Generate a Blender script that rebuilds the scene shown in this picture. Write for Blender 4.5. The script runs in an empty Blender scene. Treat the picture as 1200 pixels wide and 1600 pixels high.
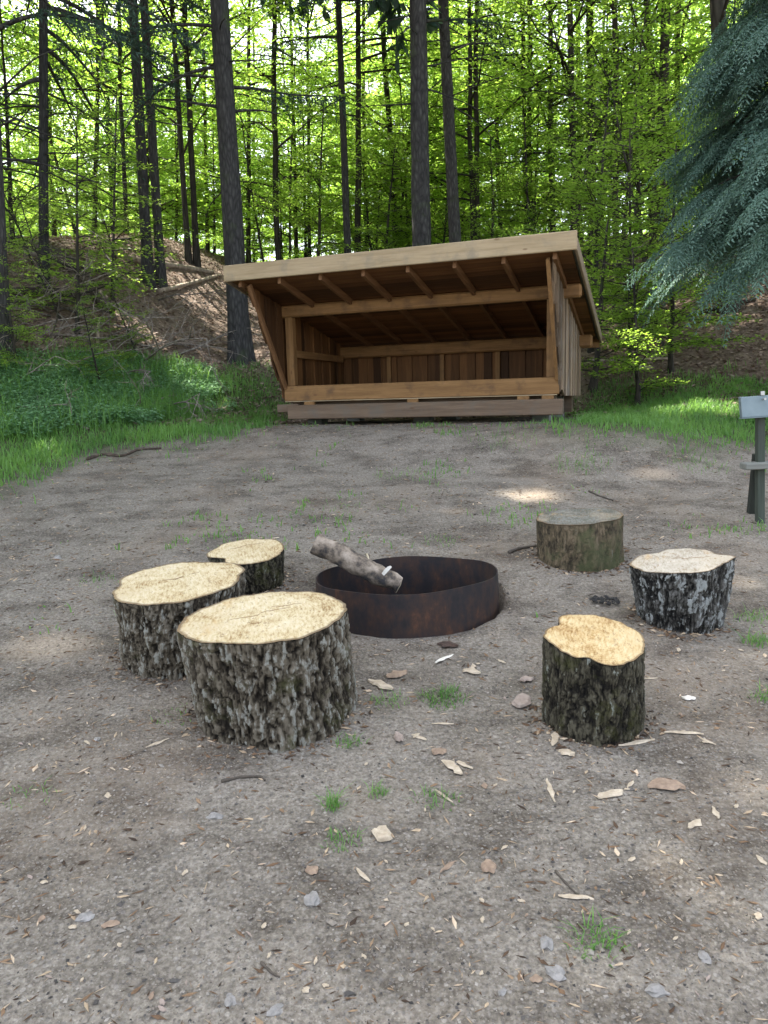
import bpy, math, random
import numpy as np
from mathutils import Vector, Matrix, Quaternion
random.seed(7)
R = np.random.default_rng(11)
sc = bpy.context.scene
C = sc.collection

# ---------------------------------------------------------------- camera
FPX, PITCH, ROLL, EYE = 1155.0, 0.1478, 0.0249, 1.5
def cam_axes():
    X = np.array([1, 0, 0.]); Fw = np.array([0, math.cos(PITCH), -math.sin(PITCH)]); U0 = np.array([0, math.sin(PITCH), math.cos(PITCH)])
    return math.cos(ROLL)*X - math.sin(ROLL)*U0, math.sin(ROLL)*X + math.cos(ROLL)*U0, Fw
CR, CU, CF = cam_axes()
CAMP = np.array([0, 0, EYE])
cd = bpy.data.cameras.new('camera'); cam = bpy.data.objects.new('camera', cd); C.objects.link(cam)
cd.sensor_fit = 'VERTICAL'; cd.sensor_height = 24; cd.sensor_width = 18; cd.lens = 24*FPX/1600
cd.clip_start = 0.05; cd.clip_end = 2000
cam.matrix_world = Matrix(((CR[0], CU[0], -CF[0], 0), (CR[1], CU[1], -CF[1], 0), (CR[2], CU[2], -CF[2], EYE), (0, 0, 0, 1)))
sc.camera = cam

# ---------------------------------------------------------------- light
SUN_EL, SUN_AZ = math.radians(59), math.radians(-38)          # azimuth clockwise from +Y
SUN = np.array([math.sin(SUN_AZ)*math.cos(SUN_EL), math.cos(SUN_AZ)*math.cos(SUN_EL), math.sin(SUN_EL)])
w = bpy.data.worlds.new('World'); sc.world = w; w.use_nodes = True
wn = w.node_tree; bg = wn.nodes['Background']
sky = wn.nodes.new('ShaderNodeTexSky'); sky.sky_type = 'NISHITA'; sky.sun_disc = False
sky.sun_elevation = SUN_EL; sky.sun_rotation = SUN_AZ; sky.air_density = 1.0; sky.dust_density = 3.0; sky.ozone_density = 1.0
hs = wn.nodes.new('ShaderNodeHueSaturation'); hs.inputs['Saturation'].default_value = .5      # less blue sky, for neutral light on the ground
wn.links.new(sky.outputs[0], hs.inputs['Color']); wn.links.new(hs.outputs[0], bg.inputs[0]); bg.inputs[1].default_value = 0.15
sl = bpy.data.lights.new('sun', 'SUN'); sl.energy = 5.0; sl.angle = math.radians(0.5); sl.color = (1, 0.94, 0.84)
so = bpy.data.objects.new('sun', sl); C.objects.link(so)
so.rotation_euler = Vector((-SUN[0], -SUN[1], -SUN[2])).to_track_quat('-Z', 'Y').to_euler()
sc.view_settings.view_transform = 'Standard'; sc.view_settings.look = 'None'
sc.view_settings.exposure = 2.3; sc.view_settings.gamma = 1.0
try:
    sc.cycles.use_denoising = True
    sc.cycles.max_bounces = 12; sc.cycles.diffuse_bounces = 5; sc.cycles.transmission_bounces = 12; sc.cycles.glossy_bounces = 2
    sc.cycles.sample_clamp_indirect = 6
except Exception: pass

# ---------------------------------------------------------------- numpy helpers
def sstep(a, b, x):
    t = np.clip((np.asarray(x, float)-a)/(b-a), 0, 1); return t*t*(3-2*t)
def _h(i, j, k, s):
    n = (i.astype(np.int64)*374761393 + j.astype(np.int64)*668265263 + k.astype(np.int64)*2147483647 + s*974711) & 0x7fffffff
    n = ((n ^ (n >> 13))*1274126177) & 0x7fffffff
    n = ((n ^ (n >> 15))*911382323) & 0x7fffffff
    return (n ^ (n >> 16)) % 65536/65535.0
def noise3(x, y, z, s=0):
    x, y, z = np.broadcast_arrays(np.asarray(x, float), np.asarray(y, float), np.asarray(z, float))
    i, j, k = np.floor(x), np.floor(y), np.floor(z); fx, fy, fz = x-i, y-j, z-k
    fx, fy, fz = fx*fx*(3-2*fx), fy*fy*(3-2*fy), fz*fz*(3-2*fz)
    o = 0
    for a in (0, 1):
        for b in (0, 1):
            for c in (0, 1):
                o = o + (fx if a else 1-fx)*(fy if b else 1-fy)*(fz if c else 1-fz)*_h(i+a, j+b, k+c, s)
    return o
def noise2(x, y, s=0): return noise3(x, y, 0.5, s)
def fbm(x, y, z, s=0, n=4):
    o, a, t = 0, 0.5, 0
    for q in range(n):
        o = o + a*noise3(x*2**q, y*2**q, z*2**q, s+q); t += a; a *= 0.5
    return o/t
def sm_table(xs, ys, w):
    g = np.linspace(xs[0], xs[-1], 4000); v = np.interp(g, xs, ys); st = g[1]-g[0]
    k = np.exp(-0.5*(np.arange(-3*w/st, 3*w/st+1)*st/w)**2); k /= k.sum(); n = len(k)//2
    return g, np.convolve(np.pad(v, n, mode='edge'), k, 'valid')[:len(g)]
_gx, _gy = sm_table([-60, -5, 0, 2, 4, 6, 8, 9, 10.5, 12, 14, 16, 20, 25, 32, 40, 60, 120, 400],
                    [-.4, -.2, 0, .17, .40, .74, 1.10, 1.26, 1.45, 1.95, 2.65, 3.3, 4.6, 5.8, 6.8, 7.6, 8.6, 9.5, 9.5], 0.5)
# shelter frame (fitted to the photograph)
SX, SY, SZ, SYAW, SW, SD = -1.21, 9.484, 1.54, 0.3585, 3.4, 1.95
sC, sS = math.cos(SYAW), math.sin(SYAW)
def sh(u, w, h): return (SX+u*sC+w*sS, SY-u*sS+w*sC, SZ+h)
def T(x, y, fine=True):
    x = np.asarray(x, float); y = np.asarray(y, float)
    z = np.interp(y, _gx, _gy)
    z = z + 1.65*sstep(2.4, 6.4, -x)*sstep(7.2, 12.5, y)*(1-sstep(15, 30, y)*0.9)
    z = z + 0.9*sstep(4.2, 8, x)*sstep(9.5, 13, y)
    z = z + (noise2(x/3.1+40, y/3.1, 3)-.5)*0.35*sstep(10, 14, y) + (noise2(x/9+4, y/9, 5)-.5)*1.0*sstep(13, 24, y)
    u = (x-SX)*sC-(y-SY)*sS; w = (x-SX)*sS+(y-SY)*sC                  # level pad under the shelter
    du = np.maximum(np.maximum(-.4-u, u-3.9), 0); dw = np.maximum(np.maximum(-.5-w, w-2.5), 0)
    z = z + (1.235-z)*(1-sstep(0, 1.6, np.hypot(du, dw)))
    if fine:
        z = z + (noise2(x/.9, y/.9, 8)-.5)*.05 + (noise2(x/.28, y/.28, 9)-.5)*.022 + (noise2(x/.1, y/.1, 10)-.5)*.010*(y < 12)
        z = z + (noise2(x/.04, y/.04, 12)-.5)*.005*(y < 8)
    return z
def ray(px, py):
    d = CF + CR*((px-600)/FPX) + CU*((800-py)/FPX); return d/np.linalg.norm(d)
def at(px, py, fine=True):
    d = ray(px, py); ts = np.linspace(0.6, 90, 9000); P = CAMP + ts[:, None]*d
    b = np.nonzero(P[:, 2] < T(P[:, 0], P[:, 1], False))[0]
    i = b[0] if len(b) else len(ts)-1
    p = P[i]; return np.array([p[0], p[1], float(T(p[0], p[1], fine))])
def colpt(px, dist, py=500):
    """ground point under the pixel column px at horizontal distance dist"""
    d = ray(px, py); h = d[:2]/np.linalg.norm(d[:2])*dist
    return np.array([h[0], h[1], float(T(h[0], h[1]))])
def onray(px, py, dist):
    d = ray(px, py); return CAMP + d*(dist/np.linalg.norm(d[:2]))
def inpoly(x, y, poly):
    c = np.zeros(x.shape, bool); n = len(poly)
    for i in range(n):
        (x1, y1), (x2, y2) = poly[i], poly[i-1]
        with np.errstate(divide='ignore', invalid='ignore'):
            c ^= ((y1 > y) != (y2 > y)) & (x < (x2-x1)*(y-y1)/(y2-y1)+x1)
    return c

def me_np(name, V, Fs, smooth=False, fattr=None, pattr=None):
    me = bpy.data.meshes.new(name); V = np.asarray(V, np.float32).reshape(-1, 3)
    if not isinstance(Fs, list): Fs = [Fs]
    Fs = [np.asarray(f, np.int32) for f in Fs if len(f)]
    me.vertices.add(len(V)); me.vertices.foreach_set('co', V.ravel())
    nl = sum(f.size for f in Fs); nf = sum(len(f) for f in Fs)
    me.loops.add(nl); me.loops.foreach_set('vertex_index', np.concatenate([f.ravel() for f in Fs]))
    tot = np.concatenate([np.full(len(f), f.shape[1], np.int32) for f in Fs]); st = np.concatenate([[0], np.cumsum(tot)[:-1]]).astype(np.int32)
    me.polygons.add(nf); me.polygons.foreach_set('loop_start', st)
    me.polygons.foreach_set('use_smooth', np.full(nf, bool(smooth)))
    for dom, at_ in (('FACE', fattr), ('POINT', pattr)):
        for k, v in (at_ or {}).items():
            a = me.attributes.new(k, 'FLOAT', dom); a.data.foreach_set('value', np.asarray(v, np.float32).ravel())
    me.update(calc_edges=True); me.validate(); return me
def link(name, me, mat=None, parent=None, loc=None):
    o = bpy.data.objects.new(name, me); C.objects.link(o)
    if mat is not None:
        for m in (mat if isinstance(mat, (list, tuple)) else [mat]):
            if me.materials.find(m.name) < 0: me.materials.append(m)
    if parent is not None: o.parent = parent
    if loc is not None: o.location = tuple(float(q) for q in loc)
    return o
def tag(o, label=None, cat=None, group=None, kind=None):
    if label: o['label'] = label
    if cat: o['category'] = cat
    if group: o['group'] = group
    if kind: o['kind'] = kind
    return o
def empty(name, loc, label, cat, group=None):
    o = bpy.data.objects.new(name, None); C.objects.link(o); o.empty_display_size = 0.1
    o.location = tuple(float(q) for q in loc); return tag(o, label, cat, group)

class MB:                                                       # a small polygon soup collector
    def __init__(s): s.v, s.f = [], {}; s.n = 0
    def add(s, V, F):
        V = np.asarray(V, float).reshape(-1, 3); s.v.append(V)
        for f in (F if isinstance(F, list) else [F]):
            f = np.asarray(f, int)
            if len(f): s.f.setdefault(f.shape[1], []).append(f+s.n)
        s.n += len(V)
    def box(s, p0, ax, ay, az):                                  # corner + three edge vectors
        p0, ax, ay, az = (np.asarray(q, float) for q in (p0, ax, ay, az))
        V = [p0+ax*a+ay*b+az*c for c in (0, 1) for b in (0, 1) for a in (0, 1)]
        F = np.array([[0, 2, 3, 1], [4, 5, 7, 6], [0, 1, 5, 4], [2, 6, 7, 3], [0, 4, 6, 2], [1, 3, 7, 5]])
        if np.dot(np.cross(ax, ay), az) < 0: F = F[:, ::-1]
        s.add(V, F)
    def tube(s, P, r, n=8, cap=True): s.add(*tube(P, r, n, cap))
    def mesh(s, name, smooth=False):
        return me_np(name, np.concatenate(s.v), [np.concatenate(x) for x in s.f.values()], smooth)
    def build(s, name, mat, parent=None, smooth=False, bevel=0):
        o = link(name, s.mesh(name, smooth), mat, parent)
        if bevel:
            b = o.modifiers.new('b', 'BEVEL'); b.width = bevel; b.segments = 1; b.limit_method = 'ANGLE'; b.angle_limit = math.radians(50)
        return o
def tube(P, r, n=8, cap=True):
    P = np.asarray(P, float); r = np.broadcast_to(np.asarray(r, float), (len(P),))
    t = np.gradient(P, axis=0); t /= np.linalg.norm(t, axis=1)[:, None]+1e-9
    a = np.array([0, 0, 1.]) if abs(t[0][2]) < .9 else np.array([1., 0, 0])
    V = []
    for i in range(len(P)):
        u = np.cross(t[i], a); u /= np.linalg.norm(u); b = np.cross(t[i], u); a = np.cross(u, t[i])
        th = np.arange(n)*2*math.pi/n
        V.append(P[i]+r[i]*(np.cos(th)[:, None]*u+np.sin(th)[:, None]*b))
    V = np.concatenate(V); k = np.arange(n); k2 = (k+1) % n; F = []
    for i in range(len(P)-1):
        F.append(np.stack([i*n+k, i*n+k2, (i+1)*n+k2, (i+1)*n+k], 1))
    F = [np.concatenate(F)]
    if cap:
        V = np.concatenate([V, P[:1], P[-1:]]); m = len(P)*n
        F.append(np.concatenate([np.stack([k2, k, np.full(n, m)], 1), np.stack([(len(P)-1)*n+k, (len(P)-1)*n+k2, np.full(n, m+1)], 1)]))
    return V, F
def nrm(a): return a/(np.linalg.norm(a, axis=-1, keepdims=True)+1e-9)
def leaves(P, D, N, L, W, shape=.45):
    """rhombic leaves: base P, direction D, normal N"""
    D = nrm(D); S = nrm(np.cross(D, N)); L = np.broadcast_to(L, (len(P),))[:, None]; W = np.broadcast_to(W, (len(P),))[:, None]
    Nn = np.cross(S, D); m = P+D*L*shape
    V = np.stack([P, m+S*W/2+Nn*W*.12, P+D*L, m-S*W/2+Nn*W*.12], 1).reshape(-1, 3)
    return V, np.arange(len(P)*4).reshape(-1, 4)

# ---------------------------------------------------------------- materials
def mat(name):
    m = bpy.data.materials.new(name); m.use_nodes = True; nt = m.node_tree
    return m, nt, nt.nodes['Principled BSDF'], nt.nodes['Material Output']
class N:
    def __init__(s, nt): s.nt = nt
    def new(s, t, **k):
        n = s.nt.nodes.new(t)
        for a, b in k.items(): setattr(n, a, b)
        return n
    def l(s, a, b): s.nt.links.new(a, b)
    def coord(s, kind='Object', scale=(1, 1, 1), rot=(0, 0, 0)):
        t = s.new('ShaderNodeTexCoord'); m = s.new('ShaderNodeMapping'); m.inputs['Scale'].default_value = scale; m.inputs['Rotation'].default_value = rot
        s.l(t.outputs[kind], m.inputs[0]); return m.outputs[0]
    def noise(s, v, scale, detail=4, rough=.55, dist=0):
        n = s.new('ShaderNodeTexNoise'); n.inputs['Scale'].default_value = scale; n.inputs['Detail'].default_value = detail
        n.inputs['Roughness'].default_value = rough; n.inputs['Distortion'].default_value = dist
        if v is not None: s.l(v, n.inputs['Vector'])
        return n.outputs[0]
    def vor(s, v, scale, out='Distance', feature='F1', rnd=1):
        n = s.new('ShaderNodeTexVoronoi', feature=feature); n.inputs['Scale'].default_value = scale; n.inputs['Randomness'].default_value = rnd
        if v is not None: s.l(v, n.inputs['Vector'])
        return n.outputs[out]
    def ramp(s, f, stops, interp='LINEAR'):
        n = s.new('ShaderNodeValToRGB'); e = n.color_ramp.elements; n.color_ramp.interpolation = interp
        while len(e) < len(stops): e.new(.5)
        for q, (p, c) in zip(e, stops): q.position = p; q.color = (*c, 1) if len(c) == 3 else c
        s.l(f, n.inputs[0]); return n.outputs[0]
    def mix(s, f, a, b, mode='MIX'):
        n = s.new('ShaderNodeMix', data_type='RGBA', blend_type=mode)
        for x, i in ((f, 0), (a, 6), (b, 7)):
            if hasattr(x, 'is_output'): s.l(x, n.inputs[i])
            else: n.inputs[i].default_value = x if i == 0 else (*x, 1)
        return n.outputs[2]
    def math(s, op, a, b=0., c=0.):
        n = s.new('ShaderNodeMath', operation=op)
        for x, i in ((a, 0), (b, 1), (c, 2)):
            if hasattr(x, 'is_output'): s.l(x, n.inputs[i])
            else: n.inputs[i].default_value = x
        return n.outputs[0]
    def attr(s, name, out='Fac'): return s.new('ShaderNodeAttribute', attribute_name=name).outputs[out]
    def bump(s, h, strength=.5, dist=.01, prev=None):
        n = s.new('ShaderNodeBump'); n.inputs['Strength'].default_value = strength; n.inputs['Distance'].default_value = dist
        s.l(h, n.inputs['Height'])
        if prev is not None: s.l(prev, n.inputs['Normal'])
        return n.outputs[0]
    def grey(s, v): return (v, v, v)

def leaf_mat(name, dark, light, tdark, tlight, tw=.5, rough=.45, spec=.35):
    m, nt, p, out = mat(name); n = N(nt); nt.nodes.remove(p)
    a = n.attr('tint'); oi = n.new('ShaderNodeObjectInfo').outputs['Random']
    f = n.math('ADD', n.math('MULTIPLY', a, .75), n.math('MULTIPLY', oi, .25))
    col = n.mix(f, dark, light); tc = n.mix(f, tdark, tlight)
    d = n.new('ShaderNodeBsdfPrincipled'); d.inputs['Roughness'].default_value = rough; d.inputs['Specular IOR Level'].default_value = spec
    t = n.new('ShaderNodeBsdfTranslucent'); mx = n.new('ShaderNodeMixShader'); mx.inputs[0].default_value = tw
    n.l(col, d.inputs['Base Color']); n.l(tc, t.inputs[0]); n.l(d.outputs[0], mx.inputs[1]); n.l(t.outputs[0], mx.inputs[2]); n.l(mx.outputs[0], out.inputs[0])
    return m
M = {}
M['beech'] = leaf_mat('beech_leaf', (.06, .12, .02), (.125, .19, .035), (.27, .49, .04), (.50, .70, .11), .6)
M['beech_far'] = leaf_mat('beech_leaf_far', (.06, .12, .02), (.12, .19, .03), (.25, .46, .05), (.52, .72, .14), .62)
M['spruce'] = leaf_mat('spruce_needle', (.022, .052, .040), (.055, .105, .075), (.02, .05, .03), (.06, .11, .05), .25, .6)
M['cypress'] = leaf_mat('cypress_scale', (.038, .095, .074), (.18, .29, .235), (.04, .10, .07), (.16, .28, .18), .3, .6, .2)
M['grass'] = leaf_mat('grass_blade', (.065, .165, .045), (.19, .36, .09), (.12, .32, .06), (.34, .56, .11), .45)
M['herb'] = leaf_mat('herb_leaf', (.085, .20, .095), (.27, .45, .24), (.14, .34, .12), (.36, .58, .26), .45, .6, .2)
M['litter'] = leaf_mat('dead_leaf', (.10, .068, .050), (.42, .32, .25), (.07, .045, .03), (.16, .10, .06), .15, .7, .2)

def ground_mat():
    m, nt, p, out = mat('ground'); n = N(nt); v = n.coord('Object')
    big = n.noise(v, 1.1, 5, .6); mid = n.noise(v, 7, 5, .6); fine = n.noise(v, 60, 4, .65); gr = n.vor(v, 75); gr2 = n.vor(v, 75, 'Color'); gr3 = n.vor(v, 190, 'Color')
    dirt = n.ramp(fine, [(.25, (.088, .075, .061)), (.5, (.200, .176, .143)), (.75, (.345, .308, .256))])
    warm = n.ramp(mid, [(.3, (.165, .125, .09)), (.7, (.25, .205, .155))])
    dirt = n.mix(n.ramp(big, [(.50, (0, 0, 0)), (.66, (.6, .6, .6))]), dirt, warm)
    dark = n.ramp(n.noise(n.coord('Object', (1, 1.6, 1)), 2.7, 5, .65), [(.36, (.50, .48, .46)), (.56, (1.05, 1.05, 1.05))])
    dirt = n.mix(1, dirt, dark, 'MULTIPLY')
    stone = n.ramp(n.new('ShaderNodeSeparateColor').outputs[0], [(0, (0, 0, 0)), (1, (1, 1, 1))])
    sp = n.new('ShaderNodeSeparateColor'); n.l(gr2, sp.inputs[0])
    pc = n.ramp(sp.outputs[0], [(0, (.09, .085, .08)), (.35, (.19, .175, .16)), (.6, (.25, .215, .17)), (.85, (.28, .26, .23)), (1, (.40, .365, .32))])
    pm = n.ramp(n.math('ADD', gr, n.math('MULTIPLY', n.math('SUBTRACT', .5, sp.outputs[1]), .5)), [(.22, (1, 1, 1)), (.34, (0, 0, 0))])
    sp3 = n.new('ShaderNodeSeparateColor'); n.l(gr3, sp3.inputs[0])
    dirt = n.mix(n.ramp(sp3.outputs[0], [(.0, (.45, .45, .45)), (.45, (0, 0, 0))]), dirt, n.ramp(sp3.outputs[1], [(0, (.07, .06, .055)), (.5, (.2, .17, .15)), (1, (.42, .38, .33))]))
    dirt = n.mix(n.math('MULTIPLY', pm, .5), dirt, pc)
    litter = n.ramp(n.noise(v, 24, 5, .7), [(.25, (.06, .044, .034)), (.5, (.165, .122, .095)), (.72, (.32, .25, .20))])
    lit2 = n.ramp(n.vor(v, 14, 'Color'), [(0, (.06, .04, .03)), (.6, (.17, .12, .085)), (1, (.33, .25, .19))])
    litter = n.mix(.5, litter, lit2)
    soil = n.ramp(mid, [(.3, (.035, .045, .018)), (.7, (.085, .095, .04))])
    col = n.mix(n.attr('litter'), dirt, litter); col = n.mix(n.attr('sward'), col, soil)
    col = n.mix(n.attr('sand'), col, n.ramp(fine, [(.3, (.34, .26, .18)), (.7, (.56, .45, .33))]))  # sunlit look painted into the dirt colour
    n.l(col, p.inputs['Base Color']); p.inputs['Roughness'].default_value = .95; p.inputs['Specular IOR Level'].default_value = .15
    b = n.bump(mid, .35, .03); b = n.bump(fine, .7, .012, b); b = n.bump(n.math('SUBTRACT', 1, gr), .5, .008, b); b = n.bump(n.noise(v, 24, 4, .7), .4, .02, b)
    n.l(b, p.inputs['Normal']); return m
def bark_mat(name, stops, scale=9, zs=.22, moss=None, bump=.7, rough=.9, lich=None, dist=.02):
    m, nt, p, out = mat(name); n = N(nt); v = n.coord('Object', (1, 1, zs)); v1 = n.coord('Object')
    a = n.noise(v, scale, 6, .65, .3); r = n.vor(v, scale*1.4, 'Distance', 'DISTANCE_TO_EDGE')
    h = n.math('ADD', n.math('MULTIPLY', a, .7), n.math('MULTIPLY', n.math('MINIMUM', r, .35), .9))
    col = n.ramp(h, stops)
    if lich: col = n.mix(n.ramp(n.noise(v1, lich[1], 4, .6), [(lich[2], (0, 0, 0)), (lich[2]+.12, (.8, .8, .8))]), col, lich[0])
    if moss: col = n.mix(n.ramp(n.noise(v1, moss[1], 3, .6), [(moss[2], (0, 0, 0)), (moss[2]+.15, (.75, .75, .75))]), col, moss[0])
    oi = n.new('ShaderNodeObjectInfo').outputs['Random']
    col = n.mix(1, col, n.ramp(oi, [(0, (.75, .75, .75)), (1, (1.2, 1.15, 1.1))]), 'MULTIPLY')
    n.l(col, p.inputs['Base Color']); p.inputs['Roughness'].default_value = rough; p.inputs['Specular IOR Level'].default_value = .2
    n.l(n.bump(h, bump, dist), p.inputs['Normal']); return m
def wood_mat(name, stops, axis, gscale=22, rough=.75, stain=None, board=None):
    """sawn timber; axis = grain direction in the object's own coordinates"""
    m, nt, p, out = mat(name); n = N(nt); sca = [1, 1, 1]; sca[axis] = .06
    v = n.coord('Object', tuple(sca)); v1 = n.coord('Object')
    g = n.noise(v, gscale, 5, .6, .6); f = n.noise(v, gscale*6, 3, .6)
    h = n.math('ADD', n.math('MULTIPLY', g, .7), n.math('MULTIPLY', f, .3)); col = n.ramp(h, stops)
    if board:                                                    # each plank its own tone
        s3 = n.new('ShaderNodeSeparateXYZ'); n.l(v1, s3.inputs[0])
        k = n.math('FLOOR', n.math('DIVIDE', s3.outputs[board[0]], board[1]))
        wn_ = n.new('ShaderNodeTexWhiteNoise', noise_dimensions='1D'); n.l(k, wn_.inputs['W'])
        col = n.mix(1, col, n.ramp(wn_.outputs[0], [(0, (.38, .36, .34)), (1, (1.35, 1.3, 1.2))]), 'MULTIPLY')
    if stain: col = n.mix(n.ramp(n.noise(v1, stain[1], 4, .6), [(stain[2], (0, 0, 0)), (stain[2]+.2, (.7, .7, .7))]), col, stain[0])
    kn = n.vor(n.coord('Object', tuple(.35 if i == axis else 1 for i in range(3))), 7)
    col = n.mix(n.ramp(kn, [(.05, (.6, .6, .6)), (.09, (0, 0, 0))]), col, (.10, .05, .025))
    n.l(col, p.inputs['Base Color']); p.inputs['Roughness'].default_value = rough; p.inputs['Specular IOR Level'].default_value = .25
    n.l(n.bump(h, .35, .004), p.inputs['Normal']); return m
M['ground'] = ground_mat()
M['spruce_bark'] = bark_mat('spruce_bark', [(.25, (.022, .022, .022)), (.6, (.058, .058, .057)), (.85, (.105, .104, .10))], 11, .35, ((.05, .075, .025), 1.6, .58))
M['bark'] = bark_mat('dark_bark', [(.25, (.018, .017, .014)), (.6, (.055, .050, .042)), (.9, (.10, .092, .08))], 8, .2, ((.035, .055, .022), 1.3, .55))
M['dead'] = bark_mat('dead_branch', [(.2, (.10, .088, .075)), (.6, (.27, .24, .21)), (.9, (.42, .38, .34))], 12, .2)
M['dark_log'] = bark_mat('rotting_log', [(.2, (.03, .024, .02)), (.6, (.09, .07, .056)), (.9, (.17, .14, .11))], 7, .3, ((.05, .08, .03), 2, .6))
M['pale_log'] = bark_mat('bleached_log', [(.2, (.2, .16, .12)), (.6, (.40, .34, .27)), (.9, (.55, .47, .38))], 7, .3)
OR = [(.25, (.12, .062, .023)), (.55, (.235, .130, .052)), (.8, (.325, .195, .088))]
M['timber_u'] = wood_mat('larch_timber_long', OR, 0, stain=((.085, .050, .030), 5, .53))
M['timber_v'] = wood_mat('larch_timber_deep', OR, 1, stain=((.085, .050, .030), 5, .53))
M['timber_z'] = wood_mat('larch_timber_upright', OR, 2, stain=((.085, .050, .030), 5, .53))
DK = [(.25, (.068, .032, .013)), (.55, (.145, .072, .029)), (.8, (.22, .118, .05))]  # larch darkened to deepen the shade inside the shelter
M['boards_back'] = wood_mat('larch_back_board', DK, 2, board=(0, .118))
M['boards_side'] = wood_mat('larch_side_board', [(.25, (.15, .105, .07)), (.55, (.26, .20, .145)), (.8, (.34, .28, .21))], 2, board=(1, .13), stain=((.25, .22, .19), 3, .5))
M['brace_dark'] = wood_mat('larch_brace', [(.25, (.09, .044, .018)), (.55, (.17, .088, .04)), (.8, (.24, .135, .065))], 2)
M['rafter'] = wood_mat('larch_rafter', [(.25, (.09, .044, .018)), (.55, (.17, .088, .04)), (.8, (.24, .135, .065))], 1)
M['deck'] = wood_mat('roof_deck_board', [(.25, (.08, .036, .014)), (.55, (.155, .074, .03)), (.8, (.22, .115, .05))], 0, board=(1, .12))  # interior shade put into the deck tone too
M['fascia'] = wood_mat('weathered_fascia', [(.25, (.21, .155, .085)), (.55, (.35, .27, .165)), (.8, (.43, .34, .225))], 0, stain=((.20, .175, .13), 5, .50))
M['barge'] = wood_mat('weathered_barge', [(.25, (.18, .135, .09)), (.55, (.28, .22, .155)), (.8, (.35, .29, .21))], 1)
M['sill'] = wood_mat('weathered_sill', [(.25, (.085, .057, .038)), (.55, (.155, .108, .073)), (.8, (.23, .17, .12))], 0, stain=((.12, .105, .085), 5, .5))
M['grey_wood'] = wood_mat('grey_wood', [(.25, (.11, .115, .10)), (.55, (.20, .205, .185)), (.8, (.30, .30, .27))], 0)
M['green_post'] = wood_mat('green_post', [(.25, (.028, .034, .027)), (.55, (.06, .072, .058)), (.8, (.10, .115, .095))], 2)
M['dark_post'] = wood_mat('dark_post', [(.25, (.014, .016, .013)), (.8, (.045, .05, .042))], 2)
M['roof_felt'] = wood_mat('roof_top', [(.25, (.10, .10, .09)), (.8, (.18, .17, .15))], 1)

# ---------------------------------------------------------------- ground
def poly_world(pts): return [tuple(at(a, b, False)[:2]) for a, b in pts]
GRASS_L = poly_world([(-160, 575), (0, 575), (120, 560), (250, 572), (330, 590), (442, 570), (447, 652), (330, 690), (200, 702), (100, 722), (30, 742), (0, 760), (-160, 830)])
HERB_L = poly_world([(-160, 575), (0, 570), (120, 560), (270, 570), (350, 600), (380, 620), (300, 655), (200, 668), (80, 690), (-160, 720)])
GRASS_R = poly_world([(840, 660), (915, 618), (930, 600), (1010, 600), (1300, 592), (1340, 690), (1200, 697), (1080, 690), (1000, 682), (890, 676)])
SANDS = [(838, 772, .34, .30), (718, 798, .2, .12), (1020, 738, .25, .12), (70, 1010, .3, .2)]  # pale tone painted on the dirt where pools of sun fall
gf = at(630, 996)
depth = lambda p: float(np.dot(p-CAMP, CF))
RR = 142*(depth(gf)+.45)/FPX
RC = np.array([(634-600)/FPX*(depth(gf)+RR), gf[1]+RR*.985, 0])
def build_ground():
    def axis(*segs):
        o = []
        for a, b, st in segs: o.append(np.arange(a, b, st))
        return np.unique(np.concatenate(o+[np.array([segs[-1][1]])]))
    xs = axis((-300, -60, 40), (-60, -20, 4), (-20, -8, .5), (-8, -3.2, .09), (-3.2, 3.2, .028), (3.2, 8, .09), (8, 20, .5), (20, 60, 4), (60, 300, 40))
    ys = axis((-60, -6, 6), (-6, .8, .4), (.8, 5.2, .026), (5.2, 10, .06), (10, 24, .2), (24, 60, 1), (60, 400, 20))
    X, Y = np.meshgrid(xs, ys); Z = T(X, Y)
    pit = np.hypot(X-RC[0], Y-RC[1]) < RR+.03; Z = np.where(pit, np.minimum(Z, gf[2]+.004*noise2(X*20, Y*20, 2)-.10*sstep(-.3*RR, .3*RR, Y-RC[1])), Z)
    for px, py, amp, rx, ry in [(945, 940, -.02, .3, .15)]:
        g = at(px, py); Z += amp*np.exp(-(((X-g[0])/rx)**2+((Y-g[1])/ry)**2))
    nx, ny = len(xs), len(ys); i = np.arange(nx-1); j = np.arange(ny-1); I, J = np.meshgrid(i, j)
    F = np.stack([J*nx+I, J*nx+I+1, (J+1)*nx+I+1, (J+1)*nx+I], -1).reshape(-1, 4)
    F = F[~(np.hypot(X-RC[0], Y-RC[1]).ravel()[F] < RR-.02).all(1)]          # the dug-out hearth
    x, y = X.ravel(), Y.ravel(); nz = noise2(x/.8, y/.8, 21)+.5*noise2(x/.25, y/.25, 22)
    lim = 9.3+.9*sstep(-2.5, -.5, x)*(1-sstep(3.2, 5, x)) + .6*sstep(3.5, 6, x)
    lit = sstep(-.6, .9, y-lim+(nz-.75)*1.3)
    def soft(poly, r=.35):
        acc = 0
        jx, jy = (noise2(x/.5, y/.5, 31)-.5)*.5, (noise2(x/.5, y/.5, 32)-.5)*.5
        for a in range(8): acc = acc + inpoly(x+jx+r*math.cos(a*.785), y+jy+r*math.sin(a*.785), poly)
        return acc/8.
    sw = np.maximum(soft(GRASS_L), soft(GRASS_R))*.85
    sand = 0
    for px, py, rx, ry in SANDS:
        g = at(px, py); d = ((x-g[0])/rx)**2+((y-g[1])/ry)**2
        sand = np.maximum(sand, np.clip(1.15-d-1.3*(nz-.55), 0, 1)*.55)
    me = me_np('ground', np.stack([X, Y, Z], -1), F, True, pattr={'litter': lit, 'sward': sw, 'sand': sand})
    tag(link('ground', me, M['ground']), kind='structure')
build_ground()

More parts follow.
